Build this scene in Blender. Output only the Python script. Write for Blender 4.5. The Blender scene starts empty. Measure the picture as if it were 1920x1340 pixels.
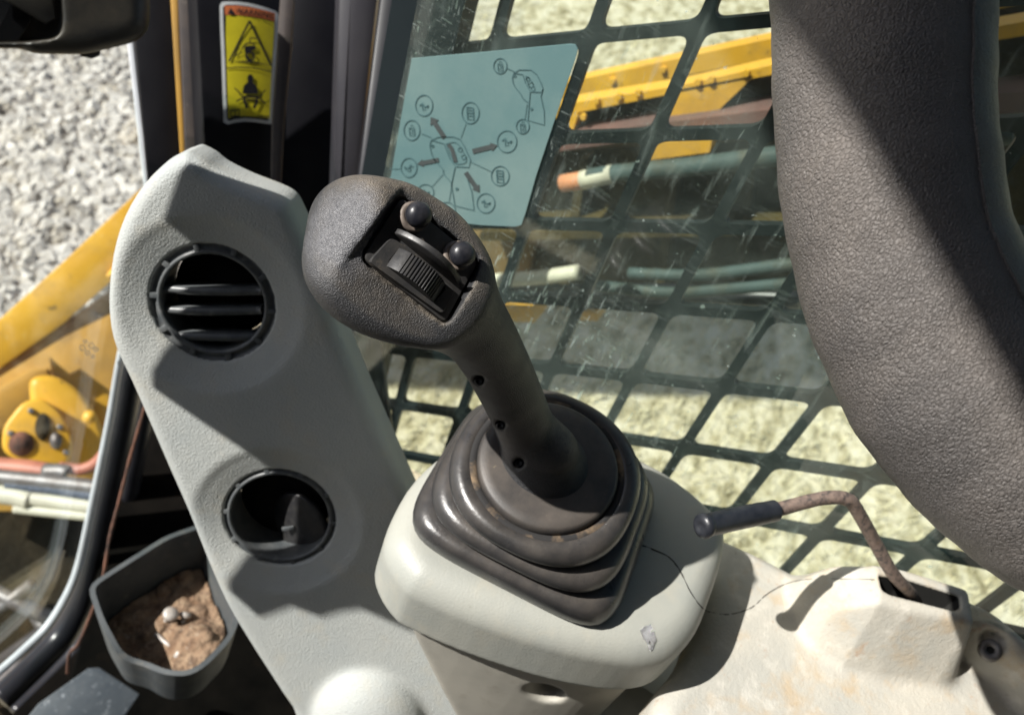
import bpy, math, random
import numpy as np
from mathutils import Vector, Matrix

random.seed(7); rng = np.random.default_rng(7)
scene = bpy.context.scene
COL = scene.collection

# ------------------------------------------------------------------ camera
FPX = 1663.0                                    # focal length in pixels of the 1920 wide photograph
ez = np.array([.258, -.672, -.694]); ez /= np.linalg.norm(ez)
ex = np.array([.464, -.544, .699]); ex -= ez*(ex@ez); ex /= np.linalg.norm(ex)
ey = np.cross(ez, ex)
CM = np.array([ex, ey, ez])                      # camera (right, down, forward) -> machine (right, forward, up)
EYE = np.array([0, 0, .4])
cd = bpy.data.cameras.new("camera"); cam = bpy.data.objects.new("camera", cd); COL.objects.link(cam)
cd.sensor_width = 36; cd.lens = 36*FPX/1920; cd.clip_start = .02; cd.clip_end = 500
R = Matrix([[*(CM@np.array([1, 0, 0]))], [*(CM@np.array([0, -1, 0]))], [*(CM@np.array([0, 0, -1]))]]).transposed()
cam.matrix_world = Matrix.Translation(Vector(EYE)) @ R.to_4x4()
cd.dof.use_dof = True; cd.dof.focus_distance = .345; cd.dof.aperture_fstop = 14
scene.camera = cam

# ------------------------------------------------------------------ daylight
SUNW = np.array([.427, -.566, -.705]); SUNW /= np.linalg.norm(SUNW)     # the way the light travels
w = bpy.data.worlds.new("World"); scene.world = w; w.use_nodes = True
nt = w.node_tree; nt.nodes.clear()
sky = nt.nodes.new('ShaderNodeTexSky'); sky.sky_type = 'NISHITA'; sky.sun_disc = False
sky.sun_elevation = math.asin(-SUNW[2]); sky.sun_rotation = math.atan2(-SUNW[0], -SUNW[1])
bg = nt.nodes.new('ShaderNodeBackground'); bg.inputs[1].default_value = .075
wo = nt.nodes.new('ShaderNodeOutputWorld')
nt.links.new(sky.outputs[0], bg.inputs[0]); nt.links.new(bg.outputs[0], wo.inputs[0])
sd = bpy.data.lights.new("sun", 'SUN'); sd.energy = 5.0; sd.angle = math.radians(.53); sd.color = (1, .965, .91)
so = bpy.data.objects.new("sun", sd); COL.objects.link(so)
so.rotation_euler = Vector(SUNW).to_track_quat('-Z', 'Y').to_euler(); so.location = (-3, 4, 5)
vs = scene.view_settings; vs.view_transform = 'Standard'; vs.look = 'None'; vs.exposure = .65; vs.gamma = 1
scene.cycles.transparent_max_bounces = 16
scene.cycles.use_denoising = True

# ------------------------------------------------------------------ pixel -> place
def ray(u, v): return CM@np.array([(u-960)/FPX, (v-670)/FPX, 1.])
def pt(u, v, d): return EYE + ray(u, v)*d
def pz(u, v, z): r = ray(u, v); return EYE + r*((z-EYE[2])/r[2])
def pX(u, v, x): r = ray(u, v); return EYE + r*(x/r[0])
def pY(u, v, y): r = ray(u, v); return EYE + r*(y/r[1])
def nrm(a): a = np.asarray(a, float); return a/np.linalg.norm(a)

class Frame:
    """A right-handed working frame with e3 towards the viewer's side."""
    def __init__(s, o, e3, e1):
        s.o = np.array(o, float); s.e3 = nrm(e3); e1 = np.array(e1, float)
        s.e1 = nrm(e1 - s.e3*(e1@s.e3)); s.e2 = np.cross(s.e3, s.e1); s.A = np.array([s.e1, s.e2, s.e3])
    def w(s, p): return np.asarray(p, float)@s.A + s.o
    def l(s, p): return (np.asarray(p, float)-s.o)@s.A.T
    def px(s, u, v, h=0.):
        r = ray(u, v); t = (h - (EYE-s.o)@s.e3)/(r@s.e3); return s.l(EYE+r*t)
    def poly(s, pts, h=0.): return np.array([s.px(u, v, h)[:2] for u, v in pts])
def facing(u, v, d, tilt=(0, 0)):
    r = ray(u, v); e3 = -nrm(r) + CM@np.array([tilt[0], tilt[1], 0])
    return Frame(pt(u, v, d), e3, CM@np.array([1, 0, 0]))
UP = Frame((0, 0, 0), (0, 0, 1), (1, 0, 0))

# ------------------------------------------------------------------ objects
ROOT = {}
def thing(name, label, cat, loc=(0, 0, 0), group=None):
    o = bpy.data.objects.new(name, None); COL.objects.link(o); o.empty_display_size = .02
    o.location = loc; o['label'] = label; o['category'] = cat
    if group: o['group'] = group
    ROOT[o.name] = np.array(loc, float); return o
def tag(o, label=None, cat=None, group=None, kind=None):
    for k, x in (('label', label), ('category', cat), ('group', group), ('kind', kind)):
        if x: o[k] = x
    return o
def obj(name, vf, mat, parent=None, smooth=True, label=None, sharp=None):
    v, f = vf; v = np.asarray(v, float)
    base = ROOT[parent.name] if parent else np.zeros(3)
    me = bpy.data.meshes.new(name); me.from_pydata((v-base).tolist(), [], [list(map(int, q)) for q in f]); me.update()
    if smooth: me.shade_smooth()
    o = bpy.data.objects.new(name, me); COL.objects.link(o)
    if smooth and sharp: me.set_sharp_from_angle(angle=math.radians(sharp))
    if mat: me.materials.append(mat)
    if parent: o.parent = parent
    ROOT[o.name] = base
    if label: o['label'] = label
    return o

class G:
    def __init__(s): s.v = []; s.f = []
    def add(s, v, f):
        b = len(s.v); s.v.extend(np.asarray(v, float).tolist()); s.f.extend([[i+b for i in q] for q in f]); return s
    @property
    def vf(s): return s.v, s.f
def catmull(P, n=8, closed=False):
    P = np.asarray(P, float); m = len(P); out = []
    for i in range(m if closed else m-1):
        if closed: a, b, c, d = P[(i-1) % m], P[i], P[(i+1) % m], P[(i+2) % m]
        else: a, b, c, d = P[max(i-1, 0)], P[i], P[i+1], P[min(i+2, m-1)]
        for t in np.arange(n)/n:
            out.append(.5*(2*b+(c-a)*t+(2*a-5*b+4*c-d)*t*t+(3*b-a-3*c+d)*t**3))
    if not closed: out.append(P[-1])
    return np.array(out)
def tube(pts, rad, n=14, sect=None, caps=True, roundcap=False):
    P = np.asarray(pts, float); m = len(P); r = np.broadcast_to(np.asarray(rad, float), (m,)).copy()
    T = np.gradient(P, axis=0); T /= np.linalg.norm(T, axis=1)[:, None]
    if roundcap:
        Q, rr = [], []
        for k in (1., .92, .7, .38): Q.append(P[0]-T[0]*r[0]*math.sqrt(max(0, 1-(1-k)**2))*.999); rr.append(r[0]*math.sqrt(max(0, 1-k*k))+1e-5)
        Q2, rr2 = [], []
        for k in (.38, .7, .92, 1.): Q2.append(P[-1]+T[-1]*r[-1]*k); rr2.append(r[-1]*math.sqrt(max(0, 1-k*k))+1e-5)
        Q = [P[0]-T[0]*r[0]*k for k in (1., .92, .7, .38)]; rr = [r[0]*math.sqrt(1-k*k)+1e-5 for k in (1., .92, .7, .38)]
        P = np.vstack([Q, P, Q2]); r = np.concatenate([rr, r, rr2]); T = np.vstack([[T[0]]*4, T, [T[-1]]*4]); m = len(P)
    a = np.array([0, 0, 1.]) if abs(T[0][2]) < .9 else np.array([1., 0, 0])
    N = nrm(a - T[0]*(a@T[0])); V = []; F = []
    for i in range(m):
        N = nrm(N - T[i]*(N@T[i])); B = np.cross(T[i], N)
        for k in range(n):
            th = 2*math.pi*k/n; c, s_ = math.cos(th), math.sin(th)
            if sect: c, s_ = c*sect[0], s_*sect[1]
            V.append(P[i]+(N*c+B*s_)*r[i])
    for i in range(m-1):
        for k in range(n):
            F.append([i*n+k, i*n+(k+1) % n, (i+1)*n+(k+1) % n, (i+1)*n+k])
    if caps: F.append(list(range(n))[::-1]); F.append([(m-1)*n+k for k in range(n)])
    return V, F
def prism(fr, poly, h0, h1, bev=0.):
    """polygon in a frame's plane, extruded from h0 to h1 (h1 towards the viewer), the front edge bevelled"""
    p = np.asarray(poly, float); n = len(p)
    if 0.5*np.sum(p[:, 0]*np.roll(p[:, 1], -1)-np.roll(p[:, 0], -1)*p[:, 1]) < 0: p = p[::-1]
    L = [(p, h0)]
    if bev > 0:
        L += [(p, h1-bev), (inset(p, bev*.3), h1-bev*.3), (inset(p, bev), h1)]
    else: L.append((p, h1))
    V = []; F = []
    for q, h in L: V += fr.w(np.column_stack([q, np.full(n, h)])).tolist()
    for i in range(len(L)-1):
        for k in range(n): F.append([i*n+k, i*n+(k+1) % n, (i+1)*n+(k+1) % n, (i+1)*n+k])
    F.append(list(range(n))[::-1]); F.append([(len(L)-1)*n+k for k in range(n)])
    return V, F
def inset(p, d):
    a = np.roll(p, 1, 0); b = np.roll(p, -1, 0)
    e1 = p-a; e2 = b-p
    e1 = e1/np.maximum(np.linalg.norm(e1, axis=1), 1e-9)[:, None]; e2 = e2/np.maximum(np.linalg.norm(e2, axis=1), 1e-9)[:, None]
    n1 = np.column_stack([-e1[:, 1], e1[:, 0]]); n2 = np.column_stack([-e2[:, 1], e2[:, 0]])
    m = n1+n2; m /= np.maximum(np.linalg.norm(m, axis=1), 1e-6)[:, None]
    return p + m*(d/np.maximum((m*n1).sum(1), .5))[:, None]
def rpoly(p, r, k=5):
    """round the corners of a polygon"""
    p = np.asarray(p, float); n = len(p); out = []
    for i in range(n):
        a, b, c = p[i-1], p[i], p[(i+1) % n]; la, lc = np.linalg.norm(a-b), np.linalg.norm(c-b)
        rr = r[i] if hasattr(r, '__len__') else r
        A = b+(a-b)*min(.48, rr/la); B = b+(c-b)*min(.48, rr/lc)
        for t in np.linspace(0, 1, k): out.append((1-t)**2*A+2*t*(1-t)*b+t*t*B)
    return np.array(out)
def circ(c, r, n=24, r2=None, ph=0):
    t = np.arange(n)*2*math.pi/n+ph; return np.column_stack([c[0]+r*np.cos(t), c[1]+(r2 or r)*np.sin(t)])
def box(fr, c, s, bev=0):
    c = np.array(c, float); s = np.array(s, float)/2
    return prism(fr, [[c[0]-s[0], c[1]-s[1]], [c[0]+s[0], c[1]-s[1]], [c[0]+s[0], c[1]+s[1]], [c[0]-s[0], c[1]+s[1]]], c[2]-s[2], c[2]+s[2], bev)
def lathe(fr, prof, n=40, c=(0, 0), sc=(1, 1)):
    V = []; F = []
    for r, h in prof:
        for k in range(n):
            t = 2*math.pi*k/n; V.append(fr.w([c[0]+r*math.cos(t)*sc[0], c[1]+r*math.sin(t)*sc[1], h]))
    for i in range(len(prof)-1):
        for k in range(n): F.append([i*n+k, i*n+(k+1) % n, (i+1)*n+(k+1) % n, (i+1)*n+k])
    if prof[0][0] > 1e-7 and prof[0] != prof[-1]: F.append(list(range(n))[::-1])
    if prof[-1][0] > 1e-7 and prof[0] != prof[-1]: F.append([(len(prof)-1)*n+k for k in range(n)])
    return V, F
# ---- implicit solids
def smin(a, b, k): h = np.clip(.5+.5*(b-a)/k, 0, 1); return b*(1-h)+a*h-k*h*(1-h)
def smax(a, b, k): return -smin(-a, -b, k)
def sd_poly(p, x, y):
    p = np.asarray(p, float); n = len(p); x, y = np.broadcast_arrays(x, y); d = np.full(x.shape, 1e9); s = np.zeros(x.shape, bool)
    for i in range(n):
        ax, ay = p[i]; bx, by = p[(i+1) % n]; ex_, ey_ = bx-ax, by-ay
        wx, wy = x-ax, y-ay; t = np.clip((wx*ex_+wy*ey_)/(ex_*ex_+ey_*ey_+1e-18), 0, 1)
        d = np.minimum(d, (wx-ex_*t)**2+(wy-ey_*t)**2)
        if abs(by-ay) > 1e-12:
            c = ((ay > y) != (by > y)) & (x < (bx-ax)*(y-ay)/(by-ay)+ax); s ^= c
    d = np.sqrt(d); return np.where(s, -d, d)
def rext(d2, z, z0, z1, r):
    a = d2+r; b = np.abs(z-(z0+z1)/2)-(z1-z0)/2+r
    return np.minimum(np.maximum(a, b), 0)+np.hypot(np.maximum(a, 0), np.maximum(b, 0))-r
def cap(x, y, z, a, b, ra, rb):
    a = np.asarray(a); b = np.asarray(b); d = b-a
    t = np.clip(((x-a[0])*d[0]+(y-a[1])*d[1]+(z-a[2])*d[2])/(d@d), 0, 1)
    return np.sqrt((x-a[0]-d[0]*t)**2+(y-a[1]-d[1]*t)**2+(z-a[2]-d[2]*t)**2)-(ra+(rb-ra)*t)
def ell(x, y, z, c, r):
    q = np.sqrt(((x-c[0])/r[0])**2+((y-c[1])/r[1])**2+((z-c[2])/r[2])**2); return (q-1)*min(r)
def nets(fn, fr, lo, hi, h):
    ax = [np.arange(lo[i], hi[i]+h, h) for i in range(3)]
    V = np.asarray(fn(ax[0][:, None, None], ax[1][None, :, None], ax[2][None, None, :]))
    V = np.broadcast_to(V, tuple(len(a) for a in ax)).copy(); V[V == 0] = 1e-9
    S = V < 0; nx, ny, nz = V.shape
    acc = np.zeros((nx-1, ny-1, nz-1, 3)); cnt = np.zeros((nx-1, ny-1, nz-1))
    def sl(o, a): return tuple(slice(o[i], o[i]+a[i]) for i in range(3))
    C = (nx-1, ny-1, nz-1)
    for axis in range(3):
        for p in (0, 1):
            for q in (0, 1):
                o = [0, 0, 0]; oth = [i for i in range(3) if i != axis]; o[oth[0]] = p; o[oth[1]] = q
                o2 = list(o); o2[axis] = 1
                a = V[sl(o, C)]; b = V[sl(o2, C)]; m = (a < 0) != (b < 0)
                t = np.where(m, a/np.where(m, a-b, 1), 0)
                for i in range(3): acc[..., i] += np.where(m, (t if i == axis else o[i]), 0)
                cnt += m
    M = cnt > 0; idx = -np.ones(C, int); ii = np.argwhere(M); idx[M] = np.arange(len(ii))
    P = (ii + acc[M]/cnt[M][:, None])*h + np.array(lo)
    F = []
    for axis in range(3):
        o1, o2 = [(1, 2), (2, 0), (0, 1)][axis]
        s0 = [slice(None)]*3; s1 = [slice(None)]*3; s0[axis] = slice(0, -1); s1[axis] = slice(1, None)
        D = S[tuple(s0)] != S[tuple(s1)]; k = np.argwhere(D)
        k = k[(k[:, o1] > 0) & (k[:, o2] > 0) & (k[:, o1] < C[o1]) & (k[:, o2] < C[o2])]
        ins = S[k[:, 0], k[:, 1], k[:, 2]]
        def g(d1, d2):
            q = k.copy(); q[:, o1] += d1; q[:, o2] += d2; return idx[q[:, 0], q[:, 1], q[:, 2]]
        Q = np.column_stack([g(-1, -1), g(0, -1), g(0, 0), g(-1, 0)])
        Q[~ins] = Q[~ins][:, ::-1]; F.append(Q)
    F = np.vstack(F); F = F[(F >= 0).all(1)]
    return fr.w(P), F
def march(fn, fr, u, v, d0=.2, d1=.9, step=.0006):
    d = np.arange(d0, d1, step); P = fr.l(EYE+ray(u, v)[None]*d[:, None])
    f = np.asarray(fn(P[:, 0], P[:, 1], P[:, 2])); k = np.argmax(f < 0)
    return d[k] if f[k] < 0 else None

# ------------------------------------------------------------------ materials
def mat(name, base, var=None, vs_=40, vr=(.35, .65), rough=.5, rough2=None, metal=0, bumps=(), spots=(), dust=None, spec=.5, coat=0, stretch=None, cav=None, upr=(-.1, .9)):
    """base/var colours mixed by noise; spots = (colour, scale, lo, hi, amount); dust = (colour, amount, scale) gathers on upward faces"""
    m = bpy.data.materials.new(name); m.use_nodes = True; t = m.node_tree; N = t.nodes; L = t.links
    b = N['Principled BSDF']; tc = N.new('ShaderNodeTexCoord'); co = tc.outputs['Object']
    if stretch:
        mp = N.new('ShaderNodeMapping'); mp.inputs['Scale'].default_value = stretch; L.new(co, mp.inputs[0]); co = mp.outputs[0]
    def noise(s, det=5, r=.6):
        n = N.new('ShaderNodeTexNoise'); n.inputs['Scale'].default_value = s; n.inputs['Detail'].default_value = det; n.inputs['Roughness'].default_value = r
        L.new(co, n.inputs[0]); return n.outputs[0]
    def ramp(x, lo, hi, a=0., c=1.):
        r = N.new('ShaderNodeMapRange'); r.inputs[1].default_value = lo; r.inputs[2].default_value = hi; r.inputs[3].default_value = a; r.inputs[4].default_value = c
        L.new(x, r.inputs[0]); return r.outputs[0]
    def mix(f, a, c):
        x = N.new('ShaderNodeMix'); x.data_type = 'RGBA'; L.new(f, x.inputs[0])
        for s, q in ((x.inputs[6], a), (x.inputs[7], c)):
            if isinstance(q, tuple): s.default_value = (*q, 1)
            else: L.new(q, s)
        return x.outputs[2]
    c = base
    if var: c = mix(ramp(noise(vs_), *vr), base, var)
    for (sc, s, lo, hi, am) in spots: c = mix(ramp(noise(s, 6, .65), lo, hi, 0, am), c, sc)
    if dust:
        ge = N.new('ShaderNodeNewGeometry'); sx = N.new('ShaderNodeSeparateXYZ'); L.new(ge.outputs['Normal'], sx.inputs[0])
        up = ramp(sx.outputs[2], *upr); mu = N.new('ShaderNodeMath'); mu.operation = 'MULTIPLY'
        L.new(up, mu.inputs[0]); L.new(ramp(noise(dust[2], 8, .7), .3, .75, 0, dust[1]), mu.inputs[1]); c = mix(mu.outputs[0], c, dust[0])
    if cav:
        ge = N.new('ShaderNodeNewGeometry'); mu = N.new('ShaderNodeMath'); mu.operation = 'MULTIPLY'
        L.new(ramp(ge.outputs['Pointiness'], cav[1], cav[2], cav[3], 0), mu.inputs[0]); L.new(ramp(noise(cav[4], 6, .7), .38, .6), mu.inputs[1]); c = mix(mu.outputs[0], c, cav[0])
    if isinstance(c, tuple): b.inputs['Base Color'].default_value = (*c, 1)
    else: L.new(c, b.inputs['Base Color'])
    b.inputs['Metallic'].default_value = metal; b.inputs['Specular IOR Level'].default_value = spec
    b.inputs['Coat Weight'].default_value = coat
    if rough2 is not None: L.new(ramp(noise(vs_*1.7), .3, .7, rough, rough2), b.inputs['Roughness'])
    else: b.inputs['Roughness'].default_value = rough
    prev = None
    for (kind, s, st, dist) in bumps:
        if kind == 'noise': h = noise(s, 3, .6)
        else:
            vo = N.new('ShaderNodeTexVoronoi'); vo.inputs['Scale'].default_value = s
            vo.feature = 'DISTANCE_TO_EDGE' if kind == 'edge' else 'SMOOTH_F1'
            n = N.new('ShaderNodeTexNoise'); n.inputs['Scale'].default_value = s*.6; n.inputs['Detail'].default_value = 2
            L.new(co, n.inputs[0]); va = N.new('ShaderNodeVectorMath'); va.operation = 'MULTIPLY_ADD'
            va.inputs[1].default_value = (1.1/s,)*3; L.new(n.outputs[1], va.inputs[0]); L.new(co, va.inputs[2]); L.new(va.outputs[0], vo.inputs['Vector'])
            h = ramp(vo.outputs[0], 0, .22) if kind == 'edge' else vo.outputs[0]
        bp = N.new('ShaderNodeBump'); bp.inputs['Strength'].default_value = st; bp.inputs['Distance'].default_value = dist; L.new(h, bp.inputs['Height'])
        if prev: L.new(prev, bp.inputs['Normal'])
        prev = bp.outputs[0]
    if prev: L.new(prev, b.inputs['Normal'])
    m['_mix'] = 1
    return m
DUST = (.30, .235, .16)
M_grip = mat('grip rubber', (.026, .027, .030), (.042, .042, .043), 60, rough=.36, rough2=.52, bumps=[('cell', 2100, .6, .0006), ('noise', 2600, .5, .0005)],
             dust=((.30, .25, .19), .75, 75), upr=(.6, 1.0), spots=[((.07, .064, .058), 30, .54, .75, .4), ((.14, .12, .10), 420, .62, .76, .4)])
M_plate = mat('switch plate plastic', (.030, .030, .031), (.052, .049, .046), 150, rough=.42, bumps=[('noise', 1500, .12, .0005)], spots=[(DUST, 260, .58, .8, .45)])
M_black = mat('black plastic', (.020, .020, .022), (.036, .035, .034), 200, rough=.33, rough2=.5, bumps=[('noise', 900, .08, .0005)], spots=[((.2, .18, .15), 420, .6, .8, .35)])
M_ball = mat('button rubber', (.010, .011, .016), (.03, .03, .034), 260, rough=.28, rough2=.42, spots=[((.3, .27, .24), 520, .66, .8, .35)], bumps=[('noise', 800, .1, .0006)])
M_bezel = mat('button bezel dusty', (.10, .08, .068), (.22, .18, .15), 300, rough=.6)
M_boot = mat('boot rubber', (.016, .017, .019), (.030, .030, .032), 45, rough=.25, rough2=.40, dust=((.20, .17, .14), .42, 36), bumps=[('noise', 700, .15, .0006), ('noise', 90, .12, .002)], spots=[((.13, .11, .09), 26, .6, .8, .3), ((.16, .14, .12), 500, .64, .78, .3)],
             cav=((.24, .175, .11), .47, .4988, .8, 32))
M_collar = mat('collar rubber', (.026, .025, .025), (.048, .043, .039), 60, rough=.5, dust=((.17, .14, .115), .42, 50), bumps=[('noise', 1400, .2, .0005)], spots=[((.42, .34, .2), 130, .68, .78, .5)])
M_valley = mat('boot dust', (.20, .14, .085), (.022, .021, .021), 34, vr=(.42, .52), rough=.9)
M_cons = mat('console plastic', (.325, .335, .305), (.38, .38, .335), 18, rough=.40, rough2=.56, bumps=[('noise', 800, .22, .0008)], spots=[((.44, .41, .33), 44, .56, .74, .45), ((.20, .18, .14), 210, .66, .8, .5), ((.5, .5, .46), 520, .66, .75, .4)])
M_deck = mat('console deck plastic dusty', (.42, .41, .365), (.50, .47, .40), 30, rough=.6, rough2=.75, bumps=[('noise', 300, .3, .0014), ('noise', 1200, .3, .0008)],
             spots=[((.47, .35, .21), 42, .52, .70, .65), ((.24, .165, .11), 190, .64, .74, .7), ((.66, .64, .58), 60, .55, .72, .55), ((.42, .24, .13), 100, .62, .72, .55)], cav=((.36, .27, .17), .43, .497, .6, 50))
M_vent = mat('trim plastic', (.40, .425, .415), (.45, .465, .44), 16, rough=.5, rough2=.64, bumps=[('noise', 880, .6, .0014)], spots=[((.48, .45, .37), 40, .54, .74, .55), ((.27, .26, .23), 140, .64, .8, .4), ((.56, .55, .5), 420, .64, .75, .35)],
             cav=((.36, .31, .22), .44, .497, .6, 30))
M_ring = mat('vent plastic', (.075, .084, .09), (.13, .137, .137), 90, rough=.36, spots=[((.38, .38, .37), 200, .58, .78, .5)])
M_duct = mat('duct plastic', (.012, .011, .01), (.03, .022, .016), 40, rough=.7)
M_leather = mat('armrest leather', (.105, .097, .093), (.155, .139, .127), 26, rough=.38, rough2=.56, bumps=[('edge', 980, .6, .0008), ('noise', 620, .35, .0012), ('noise', 1900, .55, .0008)], stretch=(1, 1, .55),
                dust=((.26, .22, .19), .4, 22), spots=[((.05, .048, .048), 14, .54, .68, .65), ((.24, .21, .18), 30, .6, .78, .4), ((.22, .19, .17), 600, .66, .78, .4)])
M_body = mat('console side plastic', (.36, .345, .30), (.42, .40, .345), 22, rough=.6, bumps=[('noise', 900, .12, .0006)], spots=[((.20, .165, .125), 60, .58, .8, .5)])
M_rod = mat('rusty rod', (.17, .125, .105), (.25, .185, .15), 320, rough=.75, rough2=.55, metal=.2, spots=[((.05, .046, .046), 300, .48, .62, .8), ((.30, .17, .07), 140, .6, .75, .5)], bumps=[('noise', 900, .3, .0007)])
M_gripcap = mat('lever sleeve', (.012, .014, .019), (.03, .032, .038), 130, rough=.3, rough2=.45, bumps=[('noise', 500, .12, .0008)], spots=[((.25, .26, .28), 300, .68, .8, .3)])
M_pillar = mat('pillar paint black', (.004, .004, .006), (.009, .009, .011), 12, rough=.45, spec=.18, bumps=[('noise', 60, .05, .002)])
M_pillarp = mat('pillar trim dusty', (.05, .045, .047), (.085, .07, .062), 25, rough=.6, spec=.25, spots=[((.3, .28, .25), 120, .64, .8, .4)])
M_seal = mat('rubber seal', (.010, .011, .014), (.018, .018, .022), 20, rough=.3)
M_pale = mat('pale edge', (.62, .65, .68), (.5, .52, .55), 20, rough=.4)
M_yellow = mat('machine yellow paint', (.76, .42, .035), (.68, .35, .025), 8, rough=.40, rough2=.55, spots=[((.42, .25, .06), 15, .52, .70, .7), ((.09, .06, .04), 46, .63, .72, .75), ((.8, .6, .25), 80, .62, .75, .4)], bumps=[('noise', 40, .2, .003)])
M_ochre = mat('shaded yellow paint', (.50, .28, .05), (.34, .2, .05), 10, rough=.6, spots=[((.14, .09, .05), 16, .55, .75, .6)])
M_rust = mat('rust', (.22, .09, .055), (.05, .03, .025), 46, rough=.85, bumps=[('noise', 200, .4, .002)])
M_hosew = mat('pale hose', (.62, .60, .48), (.5, .47, .38), 30, rough=.5)
M_hoset = mat('grey green hose', (.055, .085, .085), (.035, .05, .045), 14, rough=.6, spec=.25, spots=[((.07, .06, .035), 30, .5, .7, .7)])
M_hoseb = mat('blue grey hose', (.10, .12, .17), (.06, .07, .09), 120, rough=.5, bumps=[('noise', 300, .5, .003)])
M_red = mat('red oxide rod', (.50, .19, .12), (.36, .13, .09), 20, rough=.5)
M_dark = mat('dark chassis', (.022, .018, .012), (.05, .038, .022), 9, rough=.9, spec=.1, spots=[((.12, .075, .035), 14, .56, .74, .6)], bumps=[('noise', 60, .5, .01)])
M_inner = mat('cab inner panel', (.003, .0028, .0025), (.007, .006, .005), 18, rough=.9, spec=.03, spots=[((.022, .015, .01), 24, .6, .8, .5)])
M_tray = mat('tray plastic', (.055, .064, .070), (.085, .093, .095), 30, rough=.5, rough2=.65, spec=.3, spots=[((.24, .22, .18), 70, .56, .8, .45)], bumps=[('noise', 400, .15, .001)])
M_dirt = mat('dry dirt', (.24, .145, .085), (.36, .255, .165), 70, rough=.95, spots=[((.10, .06, .04), 110, .48, .64, .75), ((.5, .43, .34), 160, .6, .72, .55)], bumps=[('noise', 200, .9, .006), ('noise', 700, .8, .002)])
M_bolt = mat('zinc screw', (.55, .52, .48), (.38, .34, .3), 150, rough=.45, metal=.15)
M_steel = mat('worn steel', (.25, .24, .24), (.14, .12, .11), 40, rough=.5, metal=.5)
M_plateb = mat('painted floor plate', (.06, .07, .085), (.09, .10, .115), 45, rough=.4, rough2=.6, spots=[((.42, .44, .48), 160, .58, .72, .55)])
M_guard = mat('guard paint', (.006, .011, .014), (.011, .017, .02), 12, rough=.5, spec=.2, spots=[((.08, .085, .08), 40, .64, .8, .25)])
M_silver = mat('scuffed metal film', (.62, .62, .63), (.35, .35, .36), 900, rough=.25, metal=.8, bumps=[('noise', 1600, .9, .0015)])
def flat(name, c, rough=.6): return mat(name, c, tuple(x*.85 for x in c), 60, rough=rough)
M_lyel = flat('label yellow', (.62, .54, .02), .4); M_lwhite = flat('label white', (.62, .64, .64), .4); M_lor = flat('label orange', (.60, .17, .06), .4); M_lblk = flat('label ink', (.012, .012, .016), .5)
M_dteal = mat('decal film', (.125, .225, .232), (.15, .25, .248), 14, rough=.55, spec=.25, spots=[((.27, .36, .34), 9, .42, .75, .6), ((.09, .17, .18), 70, .6, .8, .35)])
M_dink = flat('decal ink', (.075, .155, .165)); M_dark_ink = flat('decal arrow ink', (.07, .085, .085))
M_gap = flat('panel gap', (.02, .02, .018), .9)
M_mon = mat('monitor plastic', (.012, .012, .013), (.024, .022, .020), 40, rough=.42, bumps=[('noise', 700, .15, .0006)], dust=(DUST, .25, 60))
M_screen = mat('monitor glass', (.008, .008, .009), rough=.15)
M_roofp = mat('cab paint', (.05, .05, .05), rough=.6)

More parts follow.
